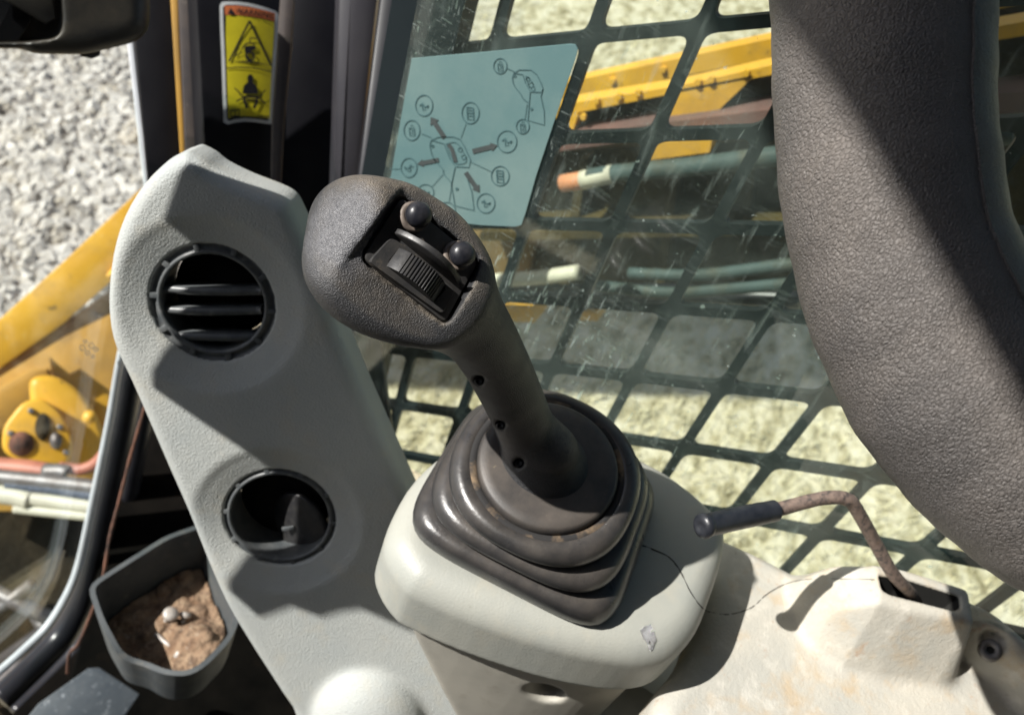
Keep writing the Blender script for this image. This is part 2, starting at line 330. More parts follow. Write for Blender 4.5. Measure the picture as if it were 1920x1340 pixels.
def glass_mat(name, tint, haze, scr, streak):
    m = bpy.data.materials.new(name); m.use_nodes = True; t = m.node_tree; N = t.nodes; L = t.links; N.clear()
    out = N.new('ShaderNodeOutputMaterial'); tc = N.new('ShaderNodeTexCoord')
    tr = N.new('ShaderNodeBsdfTransparent'); tr.inputs[0].default_value = (*tint, 1)
    gl = N.new('ShaderNodeBsdfGlossy'); gl.inputs['Roughness'].default_value = .03
    lw = N.new('ShaderNodeLayerWeight'); pw = N.new('ShaderNodeMath'); pw.operation = 'POWER'; pw.inputs[1].default_value = 5; L.new(lw.outputs['Facing'], pw.inputs[0])
    fa = N.new('ShaderNodeMath'); fa.operation = 'MULTIPLY_ADD'; fa.inputs[1].default_value = .9; fa.inputs[2].default_value = .05; L.new(pw.outputs[0], fa.inputs[0])
    m1 = N.new('ShaderNodeMixShader'); L.new(fa.outputs[0], m1.inputs[0]); L.new(tr.outputs[0], m1.inputs[1]); L.new(gl.outputs[0], m1.inputs[2])
    df = N.new('ShaderNodeBsdfDiffuse'); df.inputs[0].default_value = (.52, .62, .58, 1)
    def mp(sc, rot=(0, 0, 0)):
        x = N.new('ShaderNodeMapping'); x.inputs['Scale'].default_value = sc; x.inputs['Rotation'].default_value = rot; L.new(tc.outputs['Object'], x.inputs[0]); return x.outputs[0]
    def noise(co, s, d=4, dis=0):
        n = N.new('ShaderNodeTexNoise'); n.inputs['Scale'].default_value = s; n.inputs['Detail'].default_value = d; n.inputs['Distortion'].default_value = dis; L.new(co, n.inputs[0]); return n.outputs[0]
    def rmp(x, lo, hi, a, b):
        r = N.new('ShaderNodeMapRange'); r.inputs[1].default_value = lo; r.inputs[2].default_value = hi; r.inputs[3].default_value = a; r.inputs[4].default_value = b; L.new(x, r.inputs[0]); return r.outputs[0]
    def op(o, a, b):
        x = N.new('ShaderNodeMath'); x.operation = o
        for i, q in enumerate((a, b)):
            if isinstance(q, (int, float)): x.inputs[i].default_value = q
            else: L.new(q, x.inputs[i])
        return x.outputs[0]
    smudge = rmp(noise(mp((1, 1, 1.0)), 9, 5, 1.2), .42, .8, haze*.45, haze*2.2)
    st1 = rmp(noise(mp((1, 9, 1.3), (.35, 0, 0)), 22, 3, .4), .60, .72, 0, streak)
    st2 = rmp(noise(mp((1, 3, 14), (-.5, 0, 0)), 16, 3, .6), .60, .76, 0, streak*.9)
    msk = rmp(noise(mp((1, 1, 1)), 7, 3), .42, .66, 0, 1)
    f1 = rmp(noise(mp((1, 14, 1.6), (.28, 0, 0)), 34, 2, .35), .655, .70, 0, scr); f2 = rmp(noise(mp((1, 2.2, 22), (-.9, 0, 0)), 26, 2, .3), .67, .71, 0, scr*.8)
    f3 = rmp(noise(mp((1, 9, 2.2), (-.2, 0, 0)), 70, 3, 1.6), .66, .72, 0, scr*1.2)
    cr = op('MULTIPLY', op('MAXIMUM', f3, op('MAXIMUM', f1, f2)), msk)
    sp = rmp(noise(mp((1, 1, 1)), 170, 2), .715, .76, 0, scr*.9)
    a = op('MAXIMUM', op('ADD', op('ADD', smudge, st1), st2), op('MAXIMUM', cr, sp)); a = op('MINIMUM', a, .85)
    m2 = N.new('ShaderNodeMixShader'); L.new(a, m2.inputs[0]); L.new(m1.outputs[0], m2.inputs[1]); L.new(df.outputs[0], m2.inputs[2])
    L.new(m2.outputs[0], out.inputs[0]); return m
M_glass = glass_mat('dirty side glass', (.90, .95, .90), .036, .45, .085)
M_fglass = glass_mat('front glass', (.95, .98, .97), .006, .0, .01)
M_clear = glass_mat('clean glass', (.95, .97, .96), .0, .0, .0)

# ------------------------------------------------------------------ ground
def ground():
    m = bpy.data.materials.new('gravel and dry grass ground'); m.use_nodes = True; t = m.node_tree; N = t.nodes; L = t.links; b = N['Principled BSDF']; b.inputs['Roughness'].default_value = .95
    tc = N.new('ShaderNodeTexCoord'); co = tc.outputs['Object']
    def noise(s, d=5, c=co):
        n = N.new('ShaderNodeTexNoise'); n.inputs['Scale'].default_value = s; n.inputs['Detail'].default_value = d; n.inputs['Roughness'].default_value = .65; L.new(c, n.inputs[0]); return n.outputs[0]
    def cr(x, stops):
        r = N.new('ShaderNodeValToRGB'); e = r.color_ramp.elements
        e[0].position, e[0].color = stops[0][0], (*stops[0][1], 1); e[1].position, e[1].color = stops[-1][0], (*stops[-1][1], 1)
        for p, c in stops[1:-1]: q = e.new(p); q.color = (*c, 1)
        L.new(x, r.inputs[0]); return r.outputs[0]
    grav = cr(noise(45, 6), [(.3, (.17, .15, .13)), (.5, (.38, .35, .31)), (.7, (.62, .59, .54))])
    mp = N.new('ShaderNodeMapping'); mp.inputs['Scale'].default_value = (1, 1.8, 1); L.new(co, mp.inputs[0])
    gr = cr(noise(11, 9, mp.outputs[0]), [(.34, (.16, .13, .06)), (.44, (.42, .36, .22)), (.51, (.62, .55, .40)), (.66, (.74, .67, .53))])
    sx = N.new('ShaderNodeSeparateXYZ'); L.new(co, sx.inputs[0])
    ma = N.new('ShaderNodeMath'); ma.operation = 'MULTIPLY_ADD'; ma.inputs[1].default_value = -.15; L.new(sx.outputs[0], ma.inputs[0]); L.new(sx.outputs[1], ma.inputs[2])
    a2 = N.new('ShaderNodeMath'); a2.operation = 'MULTIPLY_ADD'; a2.inputs[1].default_value = .8; L.new(noise(2.2, 5), a2.inputs[0]); L.new(ma.outputs[0], a2.inputs[2])
    r = N.new('ShaderNodeMapRange'); r.inputs[1].default_value = 1.5; r.inputs[2].default_value = 1.75; L.new(a2.outputs[0], r.inputs[0])
    mx = N.new('ShaderNodeMix'); mx.data_type = 'RGBA'; L.new(r.outputs[0], mx.inputs[0]); L.new(gr, mx.inputs[6]); L.new(grav, mx.inputs[7]); L.new(mx.outputs[2], b.inputs['Base Color'])
    bp = N.new('ShaderNodeBump'); bp.inputs['Distance'].default_value = .02; bp.inputs['Strength'].default_value = .4; L.new(noise(34, 6), bp.inputs['Height']); L.new(bp.outputs[0], b.inputs['Normal'])
    o = obj('ground', ([(-60, -60, -1.75), (60, -60, -1.75), (60, 60, -1.75), (-60, 60, -1.75)], [(0, 1, 2, 3)]), m, smooth=False)
    o['kind'] = 'structure'
ground()
def gravel():
    # loose stones of the yard in front of the cab
    bx = np.array([[1, 0, 0], [-1, 0, 0], [0, 1, 0], [0, -1, 0], [0, 0, 1], [0, 0, -1]], float)
    ph = (1+5**.5)/2
    ico = np.array([(-1, ph, 0), (1, ph, 0), (-1, -ph, 0), (1, -ph, 0), (0, -1, ph), (0, 1, ph), (0, -1, -ph), (0, 1, -ph), (ph, 0, -1), (ph, 0, 1), (-ph, 0, -1), (-ph, 0, 1)])/1.9
    fi = [(0, 11, 5), (0, 5, 1), (0, 1, 7), (0, 7, 10), (0, 10, 11), (1, 5, 9), (5, 11, 4), (11, 10, 2), (10, 7, 6), (7, 1, 8), (3, 9, 4), (3, 4, 2), (3, 2, 6), (3, 6, 8), (3, 8, 9), (4, 9, 5), (2, 4, 11), (6, 2, 10), (8, 6, 7), (9, 8, 1)]
    V = []; F = []; n = 0
    a = pz(-20, 60, -1.75); b_ = pz(300, 60, -1.75); c = pz(-20, 700, -1.75); d = pz(300, 480, -1.75)
    for i in range(8000):
        s, t_ = rng.random(2); p = (a*(1-s)+b_*s)*(1-t_)+(c*(1-s)+d*s)*t_
        r = .009+.028*rng.random()**2.4; J = ico*r*rng.uniform(.65, 1.2, 3)*(1+.18*rng.standard_normal((12, 1)))
        q = rng.random()*6.28; J[:, :2] = J[:, :2]@np.array([[math.cos(q), -math.sin(q)], [math.sin(q), math.cos(q)]])
        V.append(J+p+[0, 0, r*.25]); F += [(x+n, y+n, z+n) for x, y, z in fi]; n += 12
    m = mat('grey gravel stone', (.34, .315, .29), (.60, .565, .525), 11, vr=(.38, .62), rough=.9, spots=[((.42, .36, .27), 16, .5, .7, .6)])
    o = obj('gravel', (np.vstack(V), F), m, smooth=False); tag(o, 'loose pale grey gravel covering the yard ahead of the cab', 'gravel', kind='stuff')
gravel()
def dry_grass():
    V = []; F = []; n = 0
    c0 = [pz(760, 20, -1.75), pz(1450, -20, -1.75), pz(740, 920, -1.75), pz(1920, 1150, -1.75)]
    for i in range(13000):
        s, t_ = rng.random(2); t_ = t_**.8
        p = (c0[0]*(1-s)+c0[1]*s)*(1-t_)+(c0[2]*(1-s)+c0[3]*s)*t_
        q = rng.random()*6.28; l = rng.uniform(.015, .055); d = np.array([math.cos(q), math.sin(q), rng.uniform(.1, .6)])*l; e = np.array([-math.sin(q), math.cos(q), 0])*rng.uniform(.0012, .0035)
        V += [p-e, p+e, p+d*.6+e*.7+[0, 0, .012], p+d*.6-e*.7+[0, 0, .012], p+d]; F += [(n, n+1, n+2, n+3), (n+3, n+2, n+4)]; n += 5
    m = mat('dry grass blade', (.64, .57, .40), (.46, .40, .25), 5, vr=(.45, .65), rough=.9, spots=[((.62, .57, .38), 6, .5, .7, .8)])
    o = obj('dry_grass', (V, F), m, smooth=False); tag(o, 'short dry pale grass on the ground beside the machine', 'grass', kind='stuff')
dry_grass()

# ------------------------------------------------------------------ cab: pillars, seals, roof
cab = thing('cab_frame', 'black cab corner pillar and window frame behind the vent trim', 'cab pillar', (.55, .45, -.6))
def strip(name, pts, d, mt, thick=.03, bev=.004, parent=cab, label=None, tilt=(0, 0)):
    u = np.mean([p[0] for p in pts]); v = np.mean([p[1] for p in pts]); fr = facing(u, v, d, tilt)
    return obj(name, prism(fr, fr.poly(pts), -thick, 0, bev), mt, parent, smooth=True, label=label, sharp=35)
strip('outer_edge', [(222, -60), (240, -60), (290, 370), (272, 370)], .81, M_pale, .02, label='pale blue grey outer edge of the pillar')
strip('pillar', [(238, -60), (330, -60), (352, 440), (285, 440)], .80, M_pillar, .04)
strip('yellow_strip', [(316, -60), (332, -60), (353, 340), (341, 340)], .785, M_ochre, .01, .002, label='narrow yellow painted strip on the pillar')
strip('trim_strip', [(331, -60), (368, -60), (396, 400), (352, 400)], .78, M_pillarp, .02)
strip('pillar_face', [(364, -60), (540, -60), (525, 460), (392, 460)], .775, M_pillar, .04, tilt=(.32, 0))
strip('trim_strip', [(529, -60), (556, -60), (548, 90), (534, 230), (524, 420), (506, 420), (509, 230)], .745, M_pillarp, .02)
strip('pillar_channel', [(548, -60), (640, -60), (622, 480), (512, 480)], .80, M_pillar, .03)
strip('pillar_column', [(630, -60), (722, -60), (652, 560), (610, 560)], .72, mat('pillar satin', (.028, .027, .033), (.04, .038, .042), 12, rough=.35), .05, .012)
strip('glass_seal', [(718, -60), (790, -60), (757, 120), (736, 330), (716, 640), (737, 810), (757, 930), (700, 930), (620, 560), (655, 440)], .70, M_seal, .03, .006)
strip('inner_panel', [(246, 640), (300, 640), (640, 1500), (40, 1500), (135, 1260), (180, 1100), (218, 900)], 1.08, M_inner, .03)
def seal(name, pts, d, rpx, mt, yoff=0, label=None):
    P = catmull([pY(u, v, .50) for u, v in pts], 8); dd = np.linalg.norm(P-EYE, axis=1)
    P = P + (EYE-P)*(d/dd)[:, None]
    return obj(name, tube(P, dd*rpx/FPX, 12), mt, cab, label=label)
SP = [(236, 620), (222, 690), (205, 790), (174, 940), (150, 1050), (128, 1110), (90, 1172), (40, 1222), (-40, 1292)]
seal('seal_highlight', SP, .01, 6.5, M_pale, label='pale curved line painted as the highlight of the front window seal')  # seal's edge highlight, put into a pale colour
seal('window_seal', [(u+25+max(0, (v-1050))*.06, v+6+max(0, v-1050)*.05) for u, v in SP], .0, 21, M_seal)
seal('window_seal', [(u+58+max(0, (v-1050))*.05, v+24+max(0, v-1050)*.09) for u, v in SP], -.02, 17, M_seal)
P = catmull([pt(272, 760, .86), pt(246, 850, .86), pt(224, 935, .86), pt(205, 1010, .86), pt(188, 1100, .86), pt(150, 1200, .87), pt(130, 1225, .87), pt(126, 1262, .88)], 6)
obj('rusty_edge', tube(P, .0013+.0006*rng.random(len(P)), 8), M_rust, cab, label='thin rusty edge running down behind the tray')
ROOF_Y = .60
obj('roof', prism(UP, [(-.95, -1.2), (.46, -1.2), (.46, .70), (-.02, .70), (-.15, .578), (-.212, .52), (-.95, -.17)], 1.0, 1.06, .0), M_roofp, cab, smooth=False)  # unseen roof; slanted front edge shaped to lay shade across the armrest

obj('rear_panel', box(UP, (-.15, -.85, .1), (1.2, .04, 1.8)), M_roofp, cab, smooth=False)
obj('door_panel', box(UP, (-.78, .0, .1), (.04, 1.66, 1.8)), M_roofp, cab, smooth=False)
obj('cab_floor', box(UP, (-.2, -.15, -.86), (1.1, 1.3, .04)), M_inner, cab, smooth=False)

# front window pane
fp = thing('front_window', 'clear front window pane beside the black corner pillar', 'window', pY(100, 900, .51))
FY = Frame((0, .51, 0), (0, -1, 0), (1, 0, 0))
def fy(u, v): q = pY(u, v, .51); return [q[0], q[2]]
poly = [fy(u, v) for u, v in [(-420, -420), (228, -420), (238, 60), (278, 350), (236, 640), (205, 790), (174, 940), (150, 1050), (128, 1110), (90, 1172), (40, 1222), (-420, 1560)]]
def fprism(poly, y0, y1):
    n = len(poly); V = [(x, y0, z) for x, z in poly]+[(x, y1, z) for x, z in poly]
    return V, [list(range(n)), list(range(n, 2*n))[::-1]]+[[i, i+n, (i+1) % n+n, (i+1) % n] for i in range(n)]
obj('pane', fprism(poly, .512, .516), M_fglass, fp, smooth=False)
g = G()
def ring_px(c, r, wd, mp, n=20, ry=None):
    V = []; F = []
    for k in range(n):
        t = 2*math.pi*k/n
        for q in (r-wd/2, r+wd/2): V.append(mp(c[0]+q*math.cos(t), c[1]+q*(ry or 1)*math.sin(t)))
    for k in range(n): a = 2*k; b = 2*((k+1) % n); F.append([a, a+1, b+1, b])
    return V, F
def stroke(pts, wd, mp, closed=False):
    P = np.asarray(pts, float); n = len(P); T = np.gradient(P, axis=0) if not closed else np.roll(P, -1, 0)-np.roll(P, 1, 0)
    T /= np.maximum(np.linalg.norm(T, axis=1), 1e-9)[:, None]; Nn = np.column_stack([-T[:, 1], T[:, 0]])*wd/2
    V = []; F = []
    for a, b in zip(P, Nn): V += [mp(*(a+b)), mp(*(a-b))]
    for i in range(n if closed else n-1): j = (i+1) % n; F.append([2*i, 2*i+1, 2*j+1, 2*j])
    return V, F
def fill(pts, mp): return [mp(*p) for p in pts], [list(range(len(pts)))]
fm = lambda u, v: pY(u, v, .508)
for c, r in (((155, 652), 5), ((164, 661), 4), ((171, 648), 5), ((180, 655), 4), ((160, 640), 3), ((174, 668), 3)): g.add(*ring_px(c, r, 1.8, fm, 10))
obj('glass_mark', g.vf, M_lwhite, fp, smooth=False)

# ------------------------------------------------------------------ side window, its guard and the sticker
XG = .43
win = thing('side_window', 'scratched and dusty side window pane behind the joystick', 'window', (XG, -.1, -.1))
yl = pX(735, 500, XG)[1]+.02
obj('pane', box(UP, (XG+.0025, (yl-1.1)/2, .35), (.005, yl+1.1, 1.1)), M_glass, win, smooth=False)
XM = .50
Hm = None
def grid_pose():
    pts = {(1, 0): (928, 81), (2, 0): (1100, 67), (3, 0): (1300, 52), (2, 1): (1048, 256), (3, 1): (1232, 253), (4, 1): (1423, 257), (2, 2): (988, 427), (3, 2): (1152, 428), (4, 2): (1335, 428),
           (2, 3): (940, 560), (3, 3): (1090, 573), (4, 3): (1255, 584), (5, 3): (1441, 598), (3, 4): (1035, 701), (4, 4): (1185, 710), (5, 4): (1345, 730), (6, 4): (1550, 745), (2, 5): (856, 772),
           (5, 5): (1275, 839), (6, 5): (1459, 862), (7, 5): (1644, 896), (7, 6): (1527, 1003), (8, 6): (1727, 1037)}
    A = []; B = []
    for (i, j), (u, v) in pts.items(): q = pX(u, v, XM); A.append([1, i, j]); B.append([q[1], q[2]])
    return np.linalg.lstsq(np.array(A, float), np.array(B), rcond=None)[0]
GP = grid_pose(); print('guard grid', GP)
def guard():
    gd = thing('window_guard', 'dark steel lattice guard with rounded openings outside the side window', 'window guard', (XM, -.1, -.3))
    o, a, b = GP; la, lb = np.linalg.norm(a), np.linalg.norm(b); wb = .108*la
    sn = abs(a[0]*b[1]-a[1]*b[0])/(la*lb)
    V = []; F = []; T = .006; GY = pX(742, 500, XM)[1]
    for i in range(-3, 13):
        for j in range(-5, 10):
            c = o+a*(i+.5)+b*(j+.5)
            if c[0] > GY+.03 or c[0] < -.75: continue
            K = np.array([o+a*(i+p)+b*(j+q) for p, q in ((0, 0), (1, 0), (1, 1), (0, 1))])
            ka = 1-wb/(sn*la); kb = 1-wb/(sn*lb)
            I = np.array([c+a*(p*ka)+b*(q*kb) for p, q in ((-.5, -.5), (.5, -.5), (.5, .5), (-.5, .5))])
            J = rpoly(I, .115*la, 7)
            # outer ring points matched to the inner rounded hole
            Q = []
            for s in range(4):
                p0, p1, p2 = K[s-1], K[s], K[(s+1) % 4]
                for t in np.linspace(0, 1, 7):
                    e = (p0-p1)*(.5-t)*.30 if t < .5 else (p2-p1)*(t-.5)*.30
                    Q.append(p1+e)
            n = len(J); base = len(V)
            for x, ring in ((XM, Q), (XM, J), (XM+T, J), (XM+T, Q)): V += [(x, p[0], p[1]) for p in ring]
            for r in range(3):
                for k in range(n): F.append([base+r*n+k, base+r*n+(k+1) % n, base+(r+1)*n+(k+1) % n, base+(r+1)*n+k])
    obj('lattice_plate', (V, F), M_guard, gd, smooth=False)
    fr = obj('frame_bar', box(UP, (XM-.004, pX(742, 500, XM)[1]+.012, .1), (.02, .05, 1.6), .003), M_guard, gd, sharp=35)
guard()
def decal():
    xd = XG-.0012
    dc = thing('control_decal', 'teal sticker with joystick pattern drawings on the side window', 'sticker', pX(900, 300, xd))
    edge = [pX(u, v, xd) for u, v in [(772, 110), (920, 97), (1068, 83), (1078, 84), (1083, 92), (1080, 106), (1040, 225), (1005, 330), (985, 400), (977, 422), (965, 425), (900, 422), (700, 400), (733, 330), (752, 220)]]
    n = len(edge); V = [(p[0], p[1], p[2]) for p in edge]+[(p[0]+.0006, p[1], p[2]) for p in edge]
    obj('sheet', (V, [list(range(n)), list(range(n, 2*n))[::-1]]+[[i, i+n, (i+1) % n+n, (i+1) % n] for i in range(n)]), M_dteal, dc, smooth=False)
    mp = lambda x, y: pX(730+x/3.6216, 60+y/3.6216, xd-.0003)
    g = G(); W = 6
    def L(*p, w=W, c=False, sm=True): g.add(*stroke(catmull(p, 5, c) if sm else p, w, mp, c))
    for c, rx, ry in (((752, 232), 45, 1.15), ((235, 500), 58, 1.22), ((152, 668), 54, 1.25), ((550, 550), 58, 1.25), ((798, 745), 66, 1.12), ((905, 642), 44, 1.12), ((132, 922), 54, 1.2), ((752, 978), 60, 1.1), ((655, 1163), 60, 1.1), ((245, 1090), 55, 1.0), ((390, 1215), 58, 1.0)):
        g.add(*ring_px(c, rx, 6, mp, 26, ry))
    # upper joystick outline
    L((845, 280), (880, 258), (960, 258), (1000, 290), (1030, 350), (1042, 385), (1035, 410), (960, 408), (925, 350), (905, 290), (845, 280), sm=False)
    L((845, 280), (835, 320), (850, 370), (890, 420), (905, 450), (940, 480)); L((955, 408), (940, 600), (1052, 632), (1050, 540), (1028, 440), (1042, 390), sm=False)
    L((925, 300), (940, 350), (975, 400), (985, 380), (955, 320), (925, 300), w=5); g.add(*ring_px((960, 360), 17, 5, mp, 14)); g.add(*ring_px((940, 320), 12, 5, mp, 14)); g.add(*ring_px((852, 300), 8, 5, mp, 10)); g.add(*ring_px((965, 523), 6, 9, mp, 10))
    L((796, 248), (850, 270), w=4, sm=False); L((935, 490), (920, 595), w=4, sm=False)
    # lower joystick outline
    L((285, 735), (330, 715), (430, 712), (480, 730), (510, 780), (550, 870), (540, 920), (450, 915), (410, 860), (370, 760), (285, 735), sm=False)
    L((285, 735), (275, 780), (300, 860), (360, 930), (370, 965), (425, 1030)); L((445, 920), (420, 1040), (445, 1180), (575, 1212), (560, 1090), (530, 1000), sm=False)
    L((385, 760), (440, 750), (480, 780), (520, 860), (510, 890), (455, 895), (420, 850), (385, 760), w=5)
    for s, e in (((215, 690), (285, 718)), ((520, 622), (485, 720)), ((555, 885), (690, 948)), ((365, 965), (285, 1055)), ((425, 1030), (405, 1150)), ((0, 930), (75, 930))): L(s, e, w=4, sm=False)
    g.add(*ring_px((293, 775), 8, 6, mp, 10)); g.add(*ring_px((458, 1066), 6, 10, mp, 10)); g.add(*ring_px((505, 850), 16, 5, mp, 12)); g.add(*ring_px((480, 800), 14, 5, mp, 12))
    # pictograms inside the circles
    def cell(cx, cy, s=1.):
        L((cx-24*s, cy-38*s), (cx-20*s, cy+42*s), (cx+22*s, cy+48*s), (cx+18*s, cy-34*s), (cx-24*s, cy-38*s), w=9, sm=False)
        L((cx-22*s, cy), (cx+20*s, cy+4*s), w=8, sm=False); L((cx-14*s, cy+20*s), (cx+14*s, cy+22*s), w=7, sm=False); L((cx-14*s, cy-18*s), (cx+12*s, cy-16*s), w=7, sm=False)
    cell(550, 550); cell(752, 978)
    for cx, cy, s in ((752, 232, .75), (152, 668, .8), (905, 642, .75)):
        L((cx-22*s, cy-20*s), (cx-18*s, cy+45*s), (cx+24*s, cy+48*s), (cx+20*s, cy-18*s), (cx-22*s, cy-20*s), w=6, sm=False)
        L((cx-8*s, cy-6*s), (cx+8*s, cy-4*s), (cx+6*s, cy+14*s), (cx-8*s, cy+28*s), (cx+12*s, cy+30*s), w=5, sm=False); L((cx-14*s, cy-36*s), (cx, cy-46*s), (cx+14*s, cy-34*s), w=5, sm=False)
    def arm(cx, cy, fl=1, s=1.):
        L((cx-34*fl*s, cy-5*s), (cx-12*fl*s, cy-22*s), (cx+4*fl*s, cy+8*s), (cx+34*fl*s, cy-4*s), w=9, sm=False); L((cx-14*fl*s, cy-15*s), (cx-10*fl*s, cy+30*s), (cx+14*fl*s, cy+22*s), w=6, sm=False); L((cx+30*fl*s, cy-4*s), (cx+24*fl*s, cy+14*s), w=7, sm=False)
    arm(798, 745); arm(235, 505, 1, .9); arm(132, 922, -1, .9); arm(655, 1163, 1, .9); arm(245, 1090, 1, .8); arm(390, 1215, 1, .8)
    obj('line_print', g.vf, M_dink, dc, smooth=False)
    g = G()
    def arrow(a, b, hw, hl, wd):
        a = np.array(a, float); b = np.array(b, float); d = nrm(b-a); nn = np.array([-d[1], d[0]]); k = b-d*hl
        g.add(*fill([a+nn*wd, k+nn*wd, k+nn*hw, b, k-nn*hw, k-nn*wd, a-nn*wd], mp))
    arrow((375, 720), (280, 578), 34, 48, 16); arrow((565, 812), (735, 770), 30, 46, 17); arrow((335, 870), (188, 898), 26, 42, 15); arrow((518, 955), (612, 1090), 30, 46, 16)
    L((400, 765), (425, 800), (450, 885), w=26)
    obj('arrow_print', g.vf, M_dark_ink, dc, smooth=False)
decal()

# ------------------------------------------------------------------ warning label on the pillar
def warning():
    d0 = .742
    lb = thing('warning_label', 'yellow and orange WARNING label with two pictograms on the black pillar', 'label', pt(465, 120, d0))
    lf = facing(458, 200, .775, (.32, 0))
    def LF(u, v): r = ray(u, v); return ((lf.o-EYE)@lf.e3)/(r@lf.e3)-.004
    def S(off):
        def mp(x, y):
            u = 400+x/5.585; v = y/5.585; s = (u-455)/50.; return pt(u, v, LF(u, v)+.002*s*s-off)
        return mp
    def sheet(name, pts, off, mt):
        P = np.asarray(pts, float); c = P.mean(0); V = []; F = []; n = len(P); K = 5; mp = S(off)
        for k in range(1, K+1):
            for p in P: V.append(mp(*(c+(p-c)*k/K)))
        V.append(mp(*c))
        for k in range(K-1):
            for i in range(n): F.append([k*n+i, k*n+(i+1) % n, (k+1)*n+(i+1) % n, (k+1)*n+i])
        for i in range(n): F.append([len(V)-1, (i+1) % n, i])
        return obj(name, (V, F), mt, lb, smooth=True)
    def outline(i):
        # top edge left to right, right edge, bottom edge right to left, left edge; i = inset in crop pixels
        T = [(90+i, 22+i), (150, 18+i), (250, 20+i), (360, 33+i), (470, 58+i), (570, 88+i), (650-i*.8, 118+i)]
        Rr = [(682-i, 150+i), (672-i, 400), (650-i, 700), (628-i, 1000), (610-i, 1300-i)]
        B = [(560, 1297-i), (450, 1280-i), (330, 1272-i), (220, 1284-i), (150+i*.5, 1304-i)]
        Lf = [(108+i, 1280-i), (98+i, 1000), (85+i, 600), (72+i, 300), (66+i, 60+i*.6)]
        return T+Rr+B+Lf
    sheet('backing', outline(0), 0, M_lwhite); sheet('ink_border', outline(34), .0004, M_lblk)
    sheet('yellow_field', [(135, 165), (250, 168), (400, 185), (520, 205), (640, 235), (628, 480), (612, 700), (598, 1000), (592, 1238), (440, 1222), (320, 1215), (200, 1228), (158, 1240), (145, 900), (138, 600), (130, 350)], .0008, M_lyel)
    sheet('orange_header', [(118, 62), (250, 62), (400, 82), (520, 106), (648, 140), (640, 226), (520, 198), (400, 178), (250, 162), (122, 160)], .0008, M_lor)
    g = G(); mp = S(.0014)
    def L(*p, w=12, c=False, sm=False): g.add(*stroke(catmull(p, 5, c) if sm else np.array(p, float), w, mp, c))
    g.add(*fill([(150, 148), (185, 82), (222, 154)], mp))
    L((380, 222), (165, 645), (390, 648), (608, 690), (380, 222), w=22)
    L((135, 718), (250, 706), (360, 708), (480, 722), (612, 755), w=12)
    # pictogram: figure crushed by the bucket
    L((385, 450), (385, 400), (450, 405), w=14); L((300, 520), (330, 470), (380, 455), (440, 465), w=14, sm=True); L((225, 590), (262, 500), (305, 545), (225, 590), w=10)
    g.add(*fill([(330, 480), (440, 480), (445, 520), (400, 530), (340, 560), (325, 530)], mp)); g.add(*ring_px((385, 590), 42, 20, mp, 20)); L((340, 530), (350, 580), (375, 620), w=18, sm=True); L((345, 625), (440, 632), w=8)
    # pictogram: seated operator with belt
    g.add(*fill(circ((388, 825), 32, 20, 46).tolist(), mp))
    g.add(*fill([(360, 860), (415, 862), (450, 900), (470, 985), (305, 985), (318, 900)], mp))
    L((225, 925), (262, 960), (300, 1005), (390, 1012), (490, 1010), (520, 970), (548, 945), w=13, sm=True); L((240, 1065), (310, 1030), (390, 1018), (480, 1035), (548, 1085), w=15, sm=True)
    L((320, 1045), (355, 1135), w=30); L((460, 1050), (425, 1135), w=30); L((310, 1040), (470, 1045), w=14)
    L((180, 1160), (270, 1150), (272, 1215), (182, 1222), (180, 1160), w=16); L((226, 1156), (228, 1218), w=9); L((470, 1212), (590, 1222), w=13)
    obj('pictogram_print', g.vf, M_lblk, lb, smooth=False)
    cu = bpy.data.curves.new('t', 'FONT'); cu.body = 'WARNING'; cu.resolution_u = 3; cu.offset = .022; cu.space_character = 1.08
    to = bpy.data.objects.new('t', cu); COL.objects.link(to); bpy.context.view_layer.update()
    me = bpy.data.meshes.new_from_object(to.evaluated_get(bpy.context.evaluated_depsgraph_get())); bpy.data.objects.remove(to)
    co = np.array([v.co[:] for v in me.vertices]); co -= co.min(0); wd, hh = co[:, 0].max(), co[:, 1].max()
    path = catmull([(236, 142), (330, 150), (430, 164), (530, 184), (626, 208)], 12)
    V = []
    for x, y, _ in co:
        f = x/wd*(len(path)-1); i = min(int(f), len(path)-2); p = path[i]+(path[i+1]-path[i])*(f-i); d = nrm(path[i+1]-path[i]); V.append(S(.0014)(*(p+np.array([d[1], -d[0]])*y/hh*58)))
    F = [list(p.vertices) for p in me.polygons]; bpy.data.meshes.remove(me)
    # bold the lettering by doubling it with a small shift
    obj('warning_lettering', (V, F), M_lblk, lb, smooth=False)
warning()

